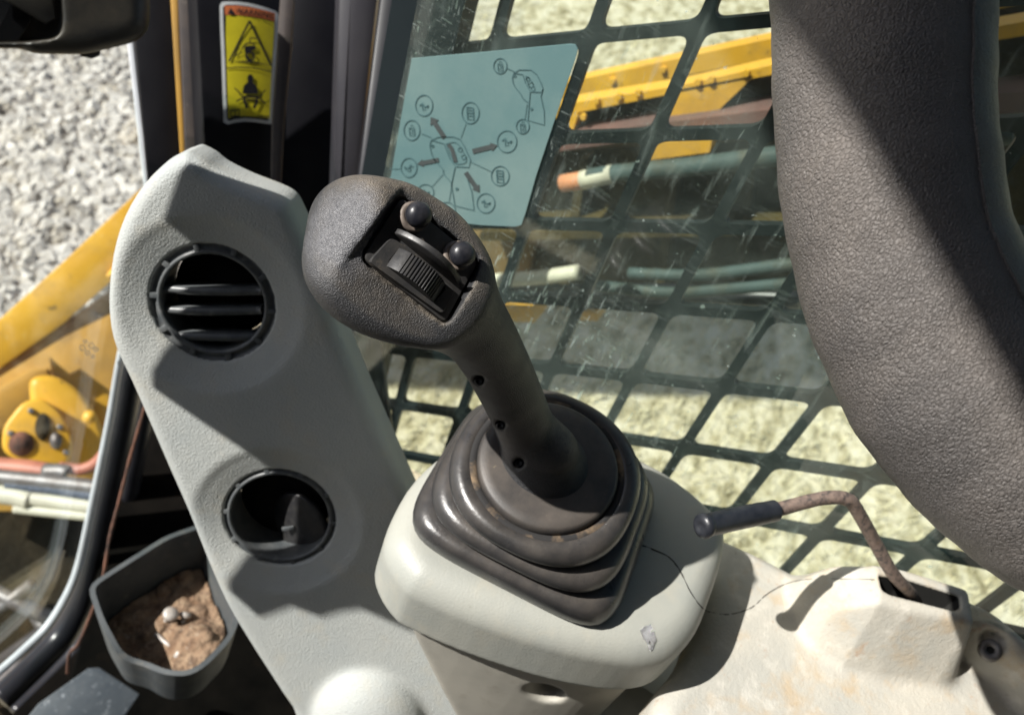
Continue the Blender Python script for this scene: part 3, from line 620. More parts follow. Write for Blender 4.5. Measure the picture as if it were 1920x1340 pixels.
# ------------------------------------------------------------------ monitor, top left
def monitor():
    d = .60; fr = facing(130, 40, d)
    mo = thing('monitor', 'black display housing at the top corner by the pillar', 'monitor', pt(130, 40, d))
    P = fr.poly([(-260, -260), (284, -260), (284, 40), (278, 62), (258, 80), (160, 104), (60, 103), (40, 92), (-260, 96)])
    cut = fr.poly([(-400, -400), (96, -400), (118, 44), (112, 66), (96, 74), (44, 80), (-400, 88)])
    def f(x, y, z):
        a = rext(sd_poly(rpoly(P, .009), x, y), z, -.07, .0, .014)
        return smax(a, -rext(sd_poly(rpoly(cut, .003), x, y), z, -.03, .05, .002), .002)
    lo = (P[:, 0].min()-.01, P[:, 1].min()-.01, -.1); hi = (P[:, 0].max()+.01, P[:, 1].max()+.01, .01)
    obj('housing', nets(f, fr, lo, hi, .0022), M_mon, mo)
    f2 = Frame(fr.w([0, 0, -.026]), fr.e3, fr.e1)
    obj('screen', prism(f2, f2.poly([(-260, -260), (92, -260), (60, 40), (36, 78), (-260, 84)]), -.003, .003, .001), M_screen, mo, smooth=False)
    f3 = Frame(fr.w([0, 0, -.006]), fr.e3, fr.e1)
    obj('visor_flap', prism(f3, f3.poly([(-40, -60), (90, -60), (106, 34), (86, 46), (20, 8), (-40, -20)]), -.012, 0, .002), M_mon, mo, sharp=35)
    f4 = Frame(fr.w([0, 0, -.03]), fr.e3, fr.e1)
    obj('rubber_foot', prism(f4, f4.poly([(146, 96), (190, 94), (186, 106), (172, 111), (152, 106)]), -.012, 0, .002), M_black, mo, sharp=35)
monitor()

# ------------------------------------------------------------------ vent trim
def vent_trim():
    vp = thing('vent_trim', 'grey corner trim panel carrying two round air vents', 'trim panel', pt(390, 575, .54))
    u = nrm(CM@np.array([.116, .92, .37])); v = nrm(CM@np.array([.98, -.13, 0.])); v = nrm(v-u*(u@v)); n = np.cross(v, u)
    if n@(EYE-pt(390, 575, .52)) < 0: n = -n
    fr = Frame(pt(390, 575, .52), n, v)
    OUT = [(336, 291), (343, 288), (351, 290), (374, 302), (400, 322), (450, 346), (505, 367), (535, 384), (553, 415), (577, 470), (603, 540), (632, 620), (680, 740), (722, 835), (762, 925), (810, 1030), (860, 1140), (905, 1260), (960, 1430),
           (620, 1430), (545, 1335), (500, 1268), (460, 1206), (420, 1138), (385, 1060), (350, 972), (310, 882), (270, 790), (240, 722), (213, 665), (200, 620), (196, 560), (204, 482), (225, 412), (262, 350), (310, 303)]
    P = catmull(fr.poly(OUT), 3, True)
    c1 = fr.px(393, 576); c2 = fr.px(521, 981)
    R1, R2 = .0365, .0362
    sgn = np.sign(fr.px(393, 700)[1]-c1[1])
    pk = fr.px(342, 300)
    def f(x, y, z):
        d2 = sd_poly(P, x, y)
        top = 0*x+0*y
        # the top corner of the trim folds back
        a = rext(d2, z, -.045, 0, .0095)
        bulge = ell(x, y, z, (*fr.px(694, 1362)[:2], -.006), (.042, .053, .030)); a = smin(a, bulge, .004)
        for c, r in ((c1, R1), (c2, R2)):
            rim = r+.0175; dep = .0115; rd = (rim**2+dep**2)/(2*dep)
            q = np.hypot(x-c[0], y-c[1])
            s = np.sqrt(q**2+(z-(rd-dep))**2)-rd
            a = smin(a, smax(np.hypot(q-rim, z+.0040)-.0046, d2+.006, .006), .0045)
            a = smax(a, -s, .0045)
            a = np.maximum(a, -np.maximum(q-r, -z-.2))
        return a
    lo = (P[:, 0].min()-.004, P[:, 1].min()-.004, -.048); hi = (P[:, 0].max()+.004, P[:, 1].max()+.004, .03)
    shell = obj('panel_shell', nets(f, fr, lo, hi, .0014), M_vent, vp)
    for k, (c, r) in enumerate(((c1, R1), (c2, R2))):
        h = -.0095
        ri = .0300 if k == 0 else .0315
        body = obj('air_vent', lathe(fr, [(ri+.001, h-.03), (ri, h-.004), (ri, h+.0014), (ri+.0006, h+.0026), (ri+.0018, h+.0030), (ri+.0026, h+.0024), (ri+.0030, h+.0008), (.0352, h+.0004), (.0364, h+.0018), (.0374, h+.0030), (.0386, h+.0026), (.0396, h-.001), (.0396, h-.006), (.036, h-.007), (ri+.001, h-.03)], 72, c[:2]), M_ring, vp,
                   label=('slatted upper air vent' if k == 0 else 'open lower air vent with its flap turned'))
        obj('duct', lathe(fr, [(ri+.0005, h-.028), (ri, h-.075), (0, h-.076)], 40, c[:2]), M_duct, body)
        # blocks bridging the channel of the collar
        for q in np.linspace(0, 2*math.pi, 11)[:-1]+.35:
            ca, sa = math.cos(q), math.sin(q); rm = (ri+.0374)/2; f2 = Frame(fr.w([c[0]+ca*rm, c[1]+sa*rm, h+.0014]), fr.e3, fr.e1*ca+fr.e2*sa)
            obj('clip_block', box(f2, (0, 0, 0), (.0374-ri-.001, .0034, .0026), .0005), M_ring, body, sharp=35)
        if k == 0:
            for (ya, yb, bow) in ((541, 546, .0036), (581, 582, .0026), (627, 632, .0026)):
                A = fr.px(303, ya, h-.002); B = fr.px(490, yb, h-.002); Vv = []; Ff = []; ns = 18
                
                for i in range(ns+1):
                    t = i/ns; x, y = A[:2]*(1-t)+B[:2]*t; bulge_ = bow*math.sin(math.pi*t)
                    for (dy, dz) in ((-.0018, bulge_), (0, bulge_+.0016), (.0018, bulge_), (.004, -.012), (.0022, -.021), (-.0005, -.012)):
                        Vv.append(fr.w([x, y+dy*1.35*sgn, h-.002+dz]))
                for i in range(ns):
                    for j in range(6): Ff.append([i*6+j, i*6+(j+1) % 6, (i+1)*6+(j+1) % 6, (i+1)*6+j])
                Ff.append(list(range(6))); Ff.append([ns*6+j for j in range(6)][::-1])
                obj('slat', (Vv, Ff), M_ring, body)
            f2 = Frame(fr.w([c[0]+.006, c[1], h-.03]), fr.e3, fr.e1)
            obj('link_post', prism(f2, circ((0, 0), .004, 12) * [1, 8], -.008, 0), M_duct, body)
        else:
            # the turned round flap, seen half edge on
            f2 = Frame(fr.w(fr.px(566, 985, h-.013)), nrm(fr.e3*.88+fr.e1*-.47), fr.e2)
            obj('flap', prism(f2, circ((0, 0), .0265, 40, .0215), -.0022, .0022, .0014), M_black, body)
            f4 = Frame(fr.w(fr.px(540, 990, h-.012)), fr.e3, fr.e1)
            obj('pivot_pin', box(f4, (0, 0, 0), (.008, .0022, .002), .0004), M_ring, body, sharp=35)
            obj('front_bar', tube([fr.w(fr.px(462, 1056, h-.002)), fr.w(fr.px(505, 1058, h-.002)), fr.w(fr.px(545, 1056, h-.002))], .0024, 8), M_ring, body)
    return fr
VF = vent_trim()

def trim_shade():
    # unseen plate added ahead and left, outlined to lay its shade over the trim
    sh = [(346, 296), (304, 412), (328, 428), (292, 520), (280, 640), (285, 726), (380, 792), (475, 856), (432, 1000), (426, 1104), (487, 1157), (497, 1156), (549, 1137), (605, 1158), (640, 1146), (679, 1142), (715, 1158), (768, 1182), (860, 1200), (1010, 1170), (640, 380), (480, 300)]
    P = [VF.w(VF.px(u, v, 0))-SUNW*(.42+.02*0) for u, v in sh]; P = np.array(P); c = P.mean(0); f = Frame(c, -SUNW, (0, 0, 1)); q = (P-c)@f.A.T
    mo = bpy.data.objects['monitor']
    obj('trim_shade_plate', prism(f, q[:, :2], -.004, .004), M_mon, mo, smooth=False)
trim_shade()

# ------------------------------------------------------------------ control console
def console():
    co = thing('control_console', 'pale grey plastic console carrying the joystick', 'console', (.31, .03, -.3))
    OUT = [pz(u, v, z)[:2] for u, v, z in [(712, 1045, -.026), (718, 1100, -.034), (738, 1150, -.042), (765, 1176, -.045), (870, 1222, -.045), (1000, 1265, -.045), (1100, 1287, -.045), (1170, 1292, -.045), (1222, 1278, -.045), (1262, 1235, -.045),
            (1300, 1160, -.035), (1335, 1075, -.026), (1345, 1010, -.020), (1322, 955, -.012), (1285, 912, -.008), (1225, 868, -.006), (1100, 800, 0), (960, 775, 0), (850, 830, -.004), (780, 895, -.010), (735, 975, -.018)]]
    P = catmull(OUT, 3, True)
    def cap_(x, y, z): d = sd_poly(P, x, y); return smax(rext(d, z, -.06, 0, .0165), -z-.047, .003)
    lo = (P[:, 0].min()-.004, P[:, 1].min()-.004, -.05); hi = (P[:, 0].max()+.004, P[:, 1].max()+.004, .004)
    obj('pedestal_cap', nets(cap_, UP, lo, hi, .0015), M_cons, co)
    pl = pz(722, 1190, -.048)[:2]; p2_ = pz(790, 1345, -.12)[:2]; pn = nrm(p2_-pl)*1.
    def low(x, y, z):
        d2 = sd_poly(P, x, y); dd = np.clip(-.046-z, 0, 1)
        a = np.maximum(smax(d2+.0075+dd*.05, z+.044, .002), -z-.26)
        a = smax(a, -((x-pl[0])*pn[0]+(y-pl[1])*pn[1])+np.linalg.norm(p2_-pl)/.072*(-.048-z), .010)
        if hole is None: return a
        return smax(a, -cap(x, y, z, hole-hd*.004, hole+hd*.016, .0105, .0085), .004)
    hole = None; hdp = march(low, UP, 1022, 1300, .3, .9); hd = nrm(nrm(ray(1022, 1300))+np.array([0, 0, .75])); hole = pt(1022, 1300, hdp)
    obj('pedestal_body', nets(low, UP, (lo[0], lo[1], -.2), (hi[0], hi[1], -.042), .0016), M_body, co)
    obj('base', box(UP, (.39, -.17, -.27), (.07, .56, .2), .01), M_cons, co, sharp=35)
    f2 = Frame(hole+hd*.0235, -hd, (1, 0, 0))
    obj('screw', lathe(f2, [(0, .002), (.005, .001), (.006, -.002)], 16), M_black, co)
    # deck of the side console
    DZ = -.048
    D = [pz(u, v, z)[:2] for u, v, z in [(1225, 1312, DZ), (1262, 1262, DZ), (1312, 1205, DZ), (1330, 1100, DZ), (1335, 985, DZ), (1352, 996, DZ), (1430, 1030, DZ), (1540, 1062, -.036)]]
    D += [np.array([.428, -.16]), np.array([.428, -.30]), np.array([.43, -.5]), np.array([.12, -.5])] + [pz(u, v, DZ)[:2] for u, v in [(1330, 1560), (1235, 1420)]]
    PD = rpoly(D, .012, 4)
    hs = lambda u, v, z: pz(u, v, z)[:2]
    # raised housing with the lever slot
    Hh = np.array([hs(1500, 1088, -.036), hs(1560, 1068, -.022), hs(1632, 1062, -.003), hs(1700, 1068, 0), hs(1816, 1104, .0), hs(1828, 1166, 0), hs(1700, 1146, -.002), hs(1580, 1128, -.010), hs(1520, 1116, -.030)])
    PH = rpoly(Hh, .003, 4)
    slot = np.array([hs(1648, 1077, 0), hs(1655, 1106, 0), hs(1668, 1113, 0), hs(1790, 1144, 0), hs(1803, 1138, 0), hs(1801, 1116, 0), hs(1700, 1084, 0)])
    PS = rpoly(slot, .0015, 3)
    a0 = hs(1478, 1100, -.04); a1 = hs(1645, 1075, 0); ax = nrm(a1-a0); ln = np.linalg.norm(a1-a0)
    scr = pz(1853, 1203, -.022); scr2 = pz(1838, 1232, -.045)
    def deck(x, y, z):
        a = rext(sd_poly(PD, x, y), z, DZ-.2, DZ, .014)
        t = np.clip(((x-a0[0])*ax[0]+(y-a0[1])*ax[1])/ln, -.3, 1.0); topz = -.044+.044*np.clip(t, 0, 1)**.8
        h = smax(sd_poly(PH, x, y)+.42*(z-topz), z-topz, .004); h = np.maximum(h, -z-.09)
        a = smin(a, h, .006)
        rimb = rext(sd_poly(PR, x, y), z, -.1, -.012, .010); a = smin(a, rimb, .006)
        a = smax(a, -np.maximum(sd_poly(PS, x, y), -.06-z), .0008)
        a = np.maximum(a, -np.maximum(sd_poly(PS, x, y)-.0035, np.maximum(z+.003, -.075-z)))
        a = smax(a, -cap(x, y, z, scr+[-.004, -.004, .010], scr+[-.001, -.001, .002], .009, .0075), .003)
        return a
    PR = rpoly(np.array([hs(1800, 1108, -.012), hs(1870, 1140, -.012), hs(1935, 1195, -.012), hs(2000, 1280, -.012), hs(1960, 1330, -.03), hs(1900, 1265, -.03), hs(1820, 1200, -.03)]), .008, 4)
    xs = np.vstack([PD, PH, PR]); lo = (xs[:, 0].min()-.004, -.30, DZ-.036); hi = (xs[:, 0].max()+.004, xs[:, 1].max()+.004, .008)
    obj('side_deck', nets(deck, UP, lo, hi, .0012), M_deck, co)
    f2 = Frame(scr+[-.003, -.003, -.002], nrm(-ray(1853, 1203)+np.array([0, 0, .3])), (1, 0, 0))
    s = obj('screw', lathe(f2, [(.0022, -.001), (.0026, .0015), (.0058, .0018), (.0066, .0006), (.007, -.003)], 20), M_steel, co)
    obj('socket', lathe(f2, [(0, -.0002), (.0023, -.0001)], 6), M_gap, s, smooth=False)
    PI_ = inset(PS if 0.5*np.sum(PS[:, 0]*np.roll(PS[:, 1], -1)-np.roll(PS[:, 0], -1)*PS[:, 1]) > 0 else PS[::-1], .0005); ni = len(PI_)
    obj('slot_shade_wall', ([(*p, -.0015) for p in PI_]+[(*p, -.072) for p in PI_], [[i, (i+1) % ni, ni+(i+1) % ni, ni+i] for i in range(ni)]), M_gap, co, smooth=False)  # dark sleeve added so the slot interior reads as deep shade
    obj('slot_shade_floor', prism(UP, inset(PS if np.cross(PS[1]-PS[0], PS[2]-PS[1]).sum() > 0 else PS[::-1], -.004), -.074, -.070), M_gap, co, smooth=False)  # dark floor plate, the slot's shade put into its colour
    # parting line between the console mouldings
    def onto(fn, u, v, off=.0): d = march(fn, UP, u, v, .3, .8); return None if d is None else EYE+ray(u, v)*(d-off)
    both = lambda x, y, z: np.minimum(cap_(x, y, z), deck(x, y, z))
    seam = catmull([(1198, 1020), (1225, 1030), (1255, 1045), (1275, 1070), (1295, 1110), (1318, 1140), (1345, 1150), (1375, 1150), (1410, 1138), (1440, 1112), (1480, 1092), (1530, 1085), (1640, 1086)], 5)
    pts = [onto(both, u, v, .0001) for u, v in seam]; pts = np.array([p for p in pts if p is not None])
    wd = np.linspace(1, .6, len(pts))*.0005
    obj('parting_line', tube(pts, wd, 6), M_gap, co, label='dark parting line across the console')
    # torn silvery scuff on the corner
    R0 = [(1208, 1168), (1222, 1172), (1230, 1180), (1234, 1200), (1228, 1216), (1224, 1226), (1216, 1222), (1210, 1206), (1204, 1198), (1203, 1184)]
    c = np.mean(R0, 0); V = []; F = []; n = len(R0); ok = True
    for k in (0., .35, .7, 1.):
        for p in R0:
            q = c+(np.array(p)-c)*k*(1+.12*rng.standard_normal()); w_ = onto(cap_, *q, off=(.0003+.0016*rng.random() if k < 1 else .0001)); V.append(w_ if w_ is not None else V[-1])
    for k in range(3):
        for i in range(n): F.append([k*n+i, k*n+(i+1) % n, (k+1)*n+(i+1) % n, (k+1)*n+i])
    obj('scuff', (V, F), M_silver, co, smooth=True, label='torn silvery scuff on the pedestal corner')
    return deck
DECK = console()

# ------------------------------------------------------------------ lever
def lever():
    lv = thing('lever', 'bent rusty lever with a black sleeve rising from the console slot', 'lever', pz(1700, 1125, -.03))
    B = pz(1704, 1108, .0); P = [pz(1734, 1158, -.05), pz(1722, 1136, -.03), B, pt(1672, 1072, .514), pt(1640, 1015, .503), pt(1602, 948, .487), pt(1588, 936, .483), pt(1570, 932, .481), pt(1530, 936, .4785), pt(1450, 957, .472), pt(1380, 972, .459)]
    C = catmull(P, 6); obj('rod', tube(C, .0038+.00006*rng.standard_normal(len(C)), 14), M_rod, lv)
    S = catmull([pt(1452, 957, .472), pt(1380, 972, .459), pt(1326, 984, .4475)], 6)
    obj('sleeve', tube(S, [.0058]*3+[.0060]*(len(S)-3), 20), M_gripcap, lv, sharp=40)
    E = S[-1]; T = nrm(S[-1]-S[-2]); f = Frame(E, T, (0, 0, 1))
    obj('sleeve_end', lathe(f, [(.0058, -.001), (.0062, .0006), (.0067, .002), (.0063, .0036), (.0046, .005), (.0028, .0052), (.002, .0046), (0, .0046)], 20), M_gripcap, lv)
lever()

# ------------------------------------------------------------------ joystick
def joystick():
    js = thing('joystick', 'dusty black joystick with thumb wheel and two ball buttons', 'joystick', (.3095, .0305, 0))
    # bellows
    A = np.array([.993, .115, 0]); B = np.array([-.115, .993, 0])
    c0 = np.array([.3085, .0300, .0]); c1 = np.array([.2935, .0340, .055])
    def sect(z, ra, rb, p, tl, n=96):
        t = z/.055; c = c0+(c1-c0)*t; c[2] = z; th = np.arange(n)*2*math.pi/n; C_, S_ = np.cos(th), np.sin(th)
        k = (np.abs(C_)**p+np.abs(S_)**p)**(-1/p); x = ra*k*C_; y = rb*k*S_; al = math.radians(tl)
        q = x[:, None]*A+y[:, None]*B; h = q@np.array([-1, 0, 0]); q = q*np.array([math.cos(al), 1, 1]); q[:, 2] -= h*math.sin(al); return q+c
    prof = [(-.002, .0545, .0590, 5.5, 0), (.002, .0560, .0605, 5.5, 0), (.006, .0565, .061, 5.2, 0), (.011, .0560, .0605, 5, 1), (.016, .0545, .059, 4.6, 2), (.0195, .0515, .056, 4.2, 3), (.0208, .0475, .052, 3.8, 3.5),
            (.0198, .0455, .0500, 3.6, 4), (.0215, .0465, .051, 3.5, 4.5), (.026, .0500, .0540, 3.4, 5), (.0305, .0508, .0545, 3.3, 6), (.035, .0495, .053, 3.1, 7), (.0378, .0465, .050, 2.9, 7.5), (.0386, .0430, .0465, 2.7, 8),
            (.0376, .0415, .0440, 2.6, 8.5), (.0395, .0430, .0452, 2.5, 9), (.043, .0470, .0482, 2.4, 9.5), (.0475, .0482, .0490, 2.3, 10), (.0515, .0470, .0476, 2.2, 11), (.0540, .0440, .0445, 2.15, 11.5), (.0545, .0405, .0410, 2.1, 12), (.0530, .0378, .0380, 2.05, 12), (.0525, .030, .030, 2, 12)]
    PP = np.array(prof); tt = np.arange(len(PP)); PF = np.array([catmull(PP, 3)])[0]
    V = []; F = []; n = 96
    for z, ra, rb, p, tl in PF: V += sect(z, ra, rb, p, tl).tolist()
    for i in range(len(PF)-1):
        for k in range(n): F.append([i*n+k, i*n+(k+1) % n, (i+1)*n+(k+1) % n, (i+1)*n+k])
    obj('bellows', (V, F), M_boot, js)
    # dirt caught in the groove around the collar
    V = []; F = []
    for z, r in ((.0532, .0405), (.0541, .0395), (.0543, .0372), (.053, .036)): V += sect(z, r, r*1.005, 2.05, 12).tolist()
    for i in range(3):
        for k in range(n):
            th = k*2*math.pi/n; F.append([i*n+k, i*n+(k+1) % n, (i+1)*n+(k+1) % n, (i+1)*n+k])
    obj('groove_dirt', (V, F), M_valley, js, label='tan dirt caught round the collar')
    V = []; F = []
    for z, r in ((.050, .0362), (.0545, .0366), (.0572, .0360), (.0584, .0345), (.0588, .030), (.0590, .0)): V += sect(z, max(r, 1e-5), max(r, 1e-5), 2, 12).tolist()
    for i in range(5):
        for k in range(n): F.append([i*n+k, i*n+(k+1) % n, (i+1)*n+(k+1) % n, (i+1)*n+k])
    obj('collar', (V, F), M_collar, js)
    # grip
    D0 = .328
    fr = facing(765, 490, D0)
    OUT = [(574, 492), (578, 455), (592, 428), (615, 398), (645, 373), (690, 351), (742, 344), (775, 350), (812, 370), (858, 400), (892, 438), (911, 475), (914, 505), (905, 540), (885, 585), (860, 625), (830, 645), (790, 648), (720, 634), (660, 610), (612, 575), (583, 532)]
    P = catmull(fr.poly(OUT, -.016), 3, True)
    # switch face: a tilted plane
    ff = Frame(fr.w(fr.px(790, 487, .0)), fr.e3+.36*fr.e1*1.0-.10*CM@np.array([0, 1, 0])+.0*fr.e2, CM@np.array([.76, .65, 0]))
    q = [(757, 367), (770, 366), (898, 478), (902, 492), (843, 598), (830, 607), (690, 497), (680, 480)]
    PF_ = rpoly(ff.poly([(752, 364), (902, 488), (836, 610), (676, 484)]), .0035, 5)
    R = fr.A@ff.A.T; off = ff.l(fr.o)
    path = [(1003, 868, .456), (987, 806, .436), (957, 735, .408), (922, 665, .385), (882, 602, .361), (850, 560, .348)]
    rad = [.0150, .0142, .0142, .0146, .0155, .016]
    pc = catmull(np.array([[*fr.l(pt(u, v, d)), r] for (u, v, d), r in zip(path, rad)]), 3)
    brow = fr.px(676, 416, -.0085)
    da = ff.px(745, 366); db = ff.px(666, 470); dl = nrm((db-da)[:2]); dn = np.array([-dl[1], dl[0]])
    if dn@(ff.px(800, 480)-da)[:2] < 0: dn = -dn
    fc = fr.px(640, 425, .0068); fn_ = nrm([-.45, .35, .82])
    holes = []; DP = np.array([-.002, .003, -.013])
    def body(x, y, z, carve=True):
        X2 = x*R[0, 0]+y*R[1, 0]+z*R[2, 0]+off[0]; Y2 = x*R[0, 1]+y*R[1, 1]+z*R[2, 1]+off[1]; Z2 = x*R[0, 2]+y*R[1, 2]+z*R[2, 2]+off[2]
        a = rext(sd_poly(P, x, y), z, -.050, .016, .0185)
        a = smax(a, Z2-.0006, .007)
        a = smin(a, ell(x, y, z, brow, (.0190, .0172, .0205)), .006)
        a = smax(a, (x-fc[0])*fn_[0]+(y-fc[1])*fn_[1]+(z-fc[2])*fn_[2], .004)
        s = X2*dn[0]+Y2*dn[1]-(da[:2]@dn)
        wall = -s-.22*Z2
        a = smax(a, -np.maximum(wall, -Z2-.0004), .0008)
        h = None
        for i in range(len(pc)-1):
            c = cap(x, y, z, pc[i][:3], pc[i+1][:3], pc[i][3], pc[i+1][3]); h = c if h is None else np.minimum(h, c)
            c = cap(x, y, z, pc[i][:3]+DP, pc[i+1][:3]+DP, pc[i][3]*.82, pc[i+1][3]*.82); h = smin(h, c, .006)
        base = fr.l([.2935, .0340, .0565]); bb = fr.l(np.array([.2935, .0340, .0565])+np.array([-.2, 0, .98])*.014)
        h = smin(h, cap(x, y, z, base, bb, .0215, .012), .012)
        a = smin(a, h, .012)
        # recess for the switch plate
        d2 = sd_poly(PF_, X2, Y2); a = np.maximum(a, -np.maximum(d2-.0004, np.maximum(-Z2-.003, Z2-.006)))
        if carve:
            for p, dr in holes: a = smax(a, -cap(x, y, z, p-dr*.003, p+dr*.0055, .0030, .0022), .0006)
        return a
    for (u, v) in ((898, 714), (938, 797), (973, 868)):
        d = march(lambda x, y, z: body(x, y, z, False), fr, u, v, .25, .5)
        if d: holes.append((fr.l(EYE+ray(u, v)*d), fr.A@nrm(ray(u, v))))
    ends = np.vstack([pc[:, :3], fr.l([.2935, .0340, .0565])[None]])
    lo = np.minimum(P.min(0).tolist()+[-.04], ends.min(0)-.024); hi = np.maximum(P.max(0).tolist()+[.02], ends.max(0)+.024)
    lo[:2] -= .003; hi[:2] += .003; hi[2] = .022
    obj('grip', nets(body, fr, lo, hi, .0011), M_grip_worn(fr.w(fr.px(640, 425, .012))), js)
    for p, dr in holes:
        fh = Frame(fr.w(p+dr*.0056), -(fr.A.T@dr), (1, 0, 0)); obj('screw', lathe(fh, [(0, .0004), (.0009, .0004), (.0010, .0012), (.0019, .0010), (.0020, 0)], 14), M_black, js)
    # switch plate and controls
    obj('switch_plate', prism(ff, inset(PF_ if np.cross(PF_[1]-PF_[0], PF_[2]-PF_[1]) > 0 else PF_[::-1], .0007), -.003, -.0002, .0004), M_plate, js, sharp=35)
    PB = rpoly(ff.poly([(728, 447), (690, 490), (694, 496), (826, 590), (850, 545), (742, 452)]), .0018, 4)
    PBh = rpoly(ff.poly([(742, 468), (722, 494), (812, 566), (834, 540)]), .001, 3)
    zb = .0022
    # tray ring round the wheel: outer wall, top, inner wall
    def ringprism(outer, inner, h0, h1):
        n = 80
        def res(p):
            p = np.vstack([p, p[:1]]); d = np.concatenate([[0], np.cumsum(np.linalg.norm(np.diff(p, axis=0), axis=1))]); c = (p[:-1]).mean(0)
            an = np.unwrap(np.arctan2(p[:, 1]-c[1], p[:, 0]-c[0])); t = np.linspace(0, d[-1], n, endpoint=False)
            return np.column_stack([np.interp(t, d, p[:, 0]), np.interp(t, d, p[:, 1])])
        o, i = res(outer), res(inner)
        if np.sign(np.cross(o[1]-o[0], o[20]-o[0])) != np.sign(np.cross(i[1]-i[0], i[20]-i[0])): i = i[::-1]
        k = np.argmin(np.linalg.norm(i-o[0], axis=1)); i = np.roll(i, -k, 0)
        c = o.mean(0); V = []; F = []
        for r_, h in ((o, h0), (o, h1-.0005), (c+(o-c)*.985, h1), (i, h1), (i, h0-.002)): V += ff.w(np.column_stack([r_, np.full(n, h)])).tolist()
        for a in range(4):
            for k in range(n): F.append([a*n+k, a*n+(k+1) % n, (a+1)*n+(k+1) % n, (a+1)*n+k])
        return V, F
    obj('wheel_tray', ringprism(PB, PBh, -.0008, zb), M_plate, js, sharp=40)
    # thumb wheel: axis across the tray, ribbed
    wc = ff.px(777, 517); w1 = ff.px(733, 484); w2 = ff.px(824, 556); wax = nrm((ff.px(790, 545)-ff.px(735, 503))[:2]); wl = nrm((w2-w1)[:2]); wa = np.array([-wl[1], wl[0]])
    rw = np.linalg.norm((w2-w1)[:2])*.56; hw = .0043; fw = Frame(ff.w([wc[0], wc[1], -rw*.36]), ff.e1*wa[0]+ff.e2*wa[1], ff.e3)
    pr = []
    for th in np.linspace(-math.pi, math.pi, 240, endpoint=False):
        r_ = rw
        if -.62 < th*1 < .75: r_ = rw-(.00055 if math.sin(th*rw/.00135*2*math.pi/1.0) < 0 else 0)
        pr.append((r_*math.cos(th), r_*math.sin(th)))
    obj('thumb_wheel', prism(fw, pr, -hw, hw, .0004), M_black, js, sharp=35)
    # fin guarding the ball buttons
    p0 = ff.px(738, 432); p1 = ff.px(862, 536); dl2 = nrm((p1-p0)[:2]); Lf = np.linalg.norm((p1-p0)[:2]); ffn = Frame(ff.w([p0[0], p0[1], 0]), np.cross(ff.e1*dl2[0]+ff.e2*dl2[1], ff.e3), ff.e1*dl2[0]+ff.e2*dl2[1])
    e2s = np.sign(ffn.e2@ff.e3)
    arc = [(t*Lf, e2s*(.0005+.0112*math.sin(math.pi*min(1, max(0, t)))**.75)) for t in np.linspace(0, 1, 26)]
    fin_poly = [(0, -e2s*.001)]+arc+[(Lf, -e2s*.001)]
    obj('fin', prism(ffn, fin_poly, -.0011, .0011, .0005), M_black, js, sharp=45)
    for (ub, vb, ut, vt) in ((775, 407, 793, 409), (856, 480, 868, 471)):
        b = ff.px(ub, vb, .0); fb = Frame(ff.w([b[0], b[1], 0]), ff.e3, ff.e1)
        s = obj('push_button', lathe(fb, [(.0030, .0), (.0030, .0022), (.0036, .0028), (.00475, .0042), (.0050, .0056), (.0047, .0072), (.0036, .0086), (.0018, .0093), (0, .0095)], 28), M_ball, js)
        obj('bezel', lathe(fb, [(.0058, -.0008), (.0057, .0012), (.0048, .0018), (.0034, .0012), (.0031, .0006)], 28), M_bezel, s)
def M_grip_worn(c):
    """grip rubber with one shiny worn patch where the hand rubs"""
    m = M_grip; t = m.node_tree; N = t.nodes; L = t.links; b = N['Principled BSDF']
    tc = N.new('ShaderNodeTexCoord'); vd = N.new('ShaderNodeVectorMath'); vd.operation = 'DISTANCE'; L.new(tc.outputs['Object'], vd.inputs[0]); vd.inputs[1].default_value = tuple(c-np.array([.3095, .0305, 0]))
    n = N.new('ShaderNodeTexNoise'); n.inputs['Scale'].default_value = 120; L.new(tc.outputs['Object'], n.inputs[0])
    ad = N.new('ShaderNodeMath'); ad.operation = 'MULTIPLY_ADD'; ad.inputs[1].default_value = .014; L.new(n.outputs[0], ad.inputs[0]); L.new(vd.outputs['Value'], ad.inputs[2])
    r = N.new('ShaderNodeMapRange'); r.inputs[1].default_value = .018; r.inputs[2].default_value = .028; r.inputs[3].default_value = .85; r.inputs[4].default_value = 0; L.new(ad.outputs[0], r.inputs[0])
    src = b.inputs['Base Color'].links[0].from_socket
    n3 = N.new('ShaderNodeTexNoise'); n3.inputs['Scale'].default_value = 700; n3.inputs['Detail'].default_value = 3; L.new(tc.outputs['Object'], n3.inputs[0])
    cr = N.new('ShaderNodeMix'); cr.data_type = 'RGBA'; cr.inputs[6].default_value = (.030, .033, .042, 1); cr.inputs[7].default_value = (.19, .19, .20, 1); L.new(n3.outputs[0], cr.inputs[0])  # worn grey, paled so the lit brow's highlight sits in the colour
    x = N.new('ShaderNodeMix'); x.data_type = 'RGBA'; L.new(r.outputs[0], x.inputs[0]); L.new(src, x.inputs[6]); L.new(cr.outputs[2], x.inputs[7]); L.new(x.outputs[2], b.inputs['Base Color'])
    rs = b.inputs['Roughness'].links[0].from_socket; y = N.new('ShaderNodeMix'); y.data_type = 'FLOAT'; L.new(r.outputs[0], y.inputs[0]); L.new(rs, y.inputs[2]); y.inputs[3].default_value = .31; L.new(y.outputs[0], b.inputs['Roughness'])
    return m
joystick()

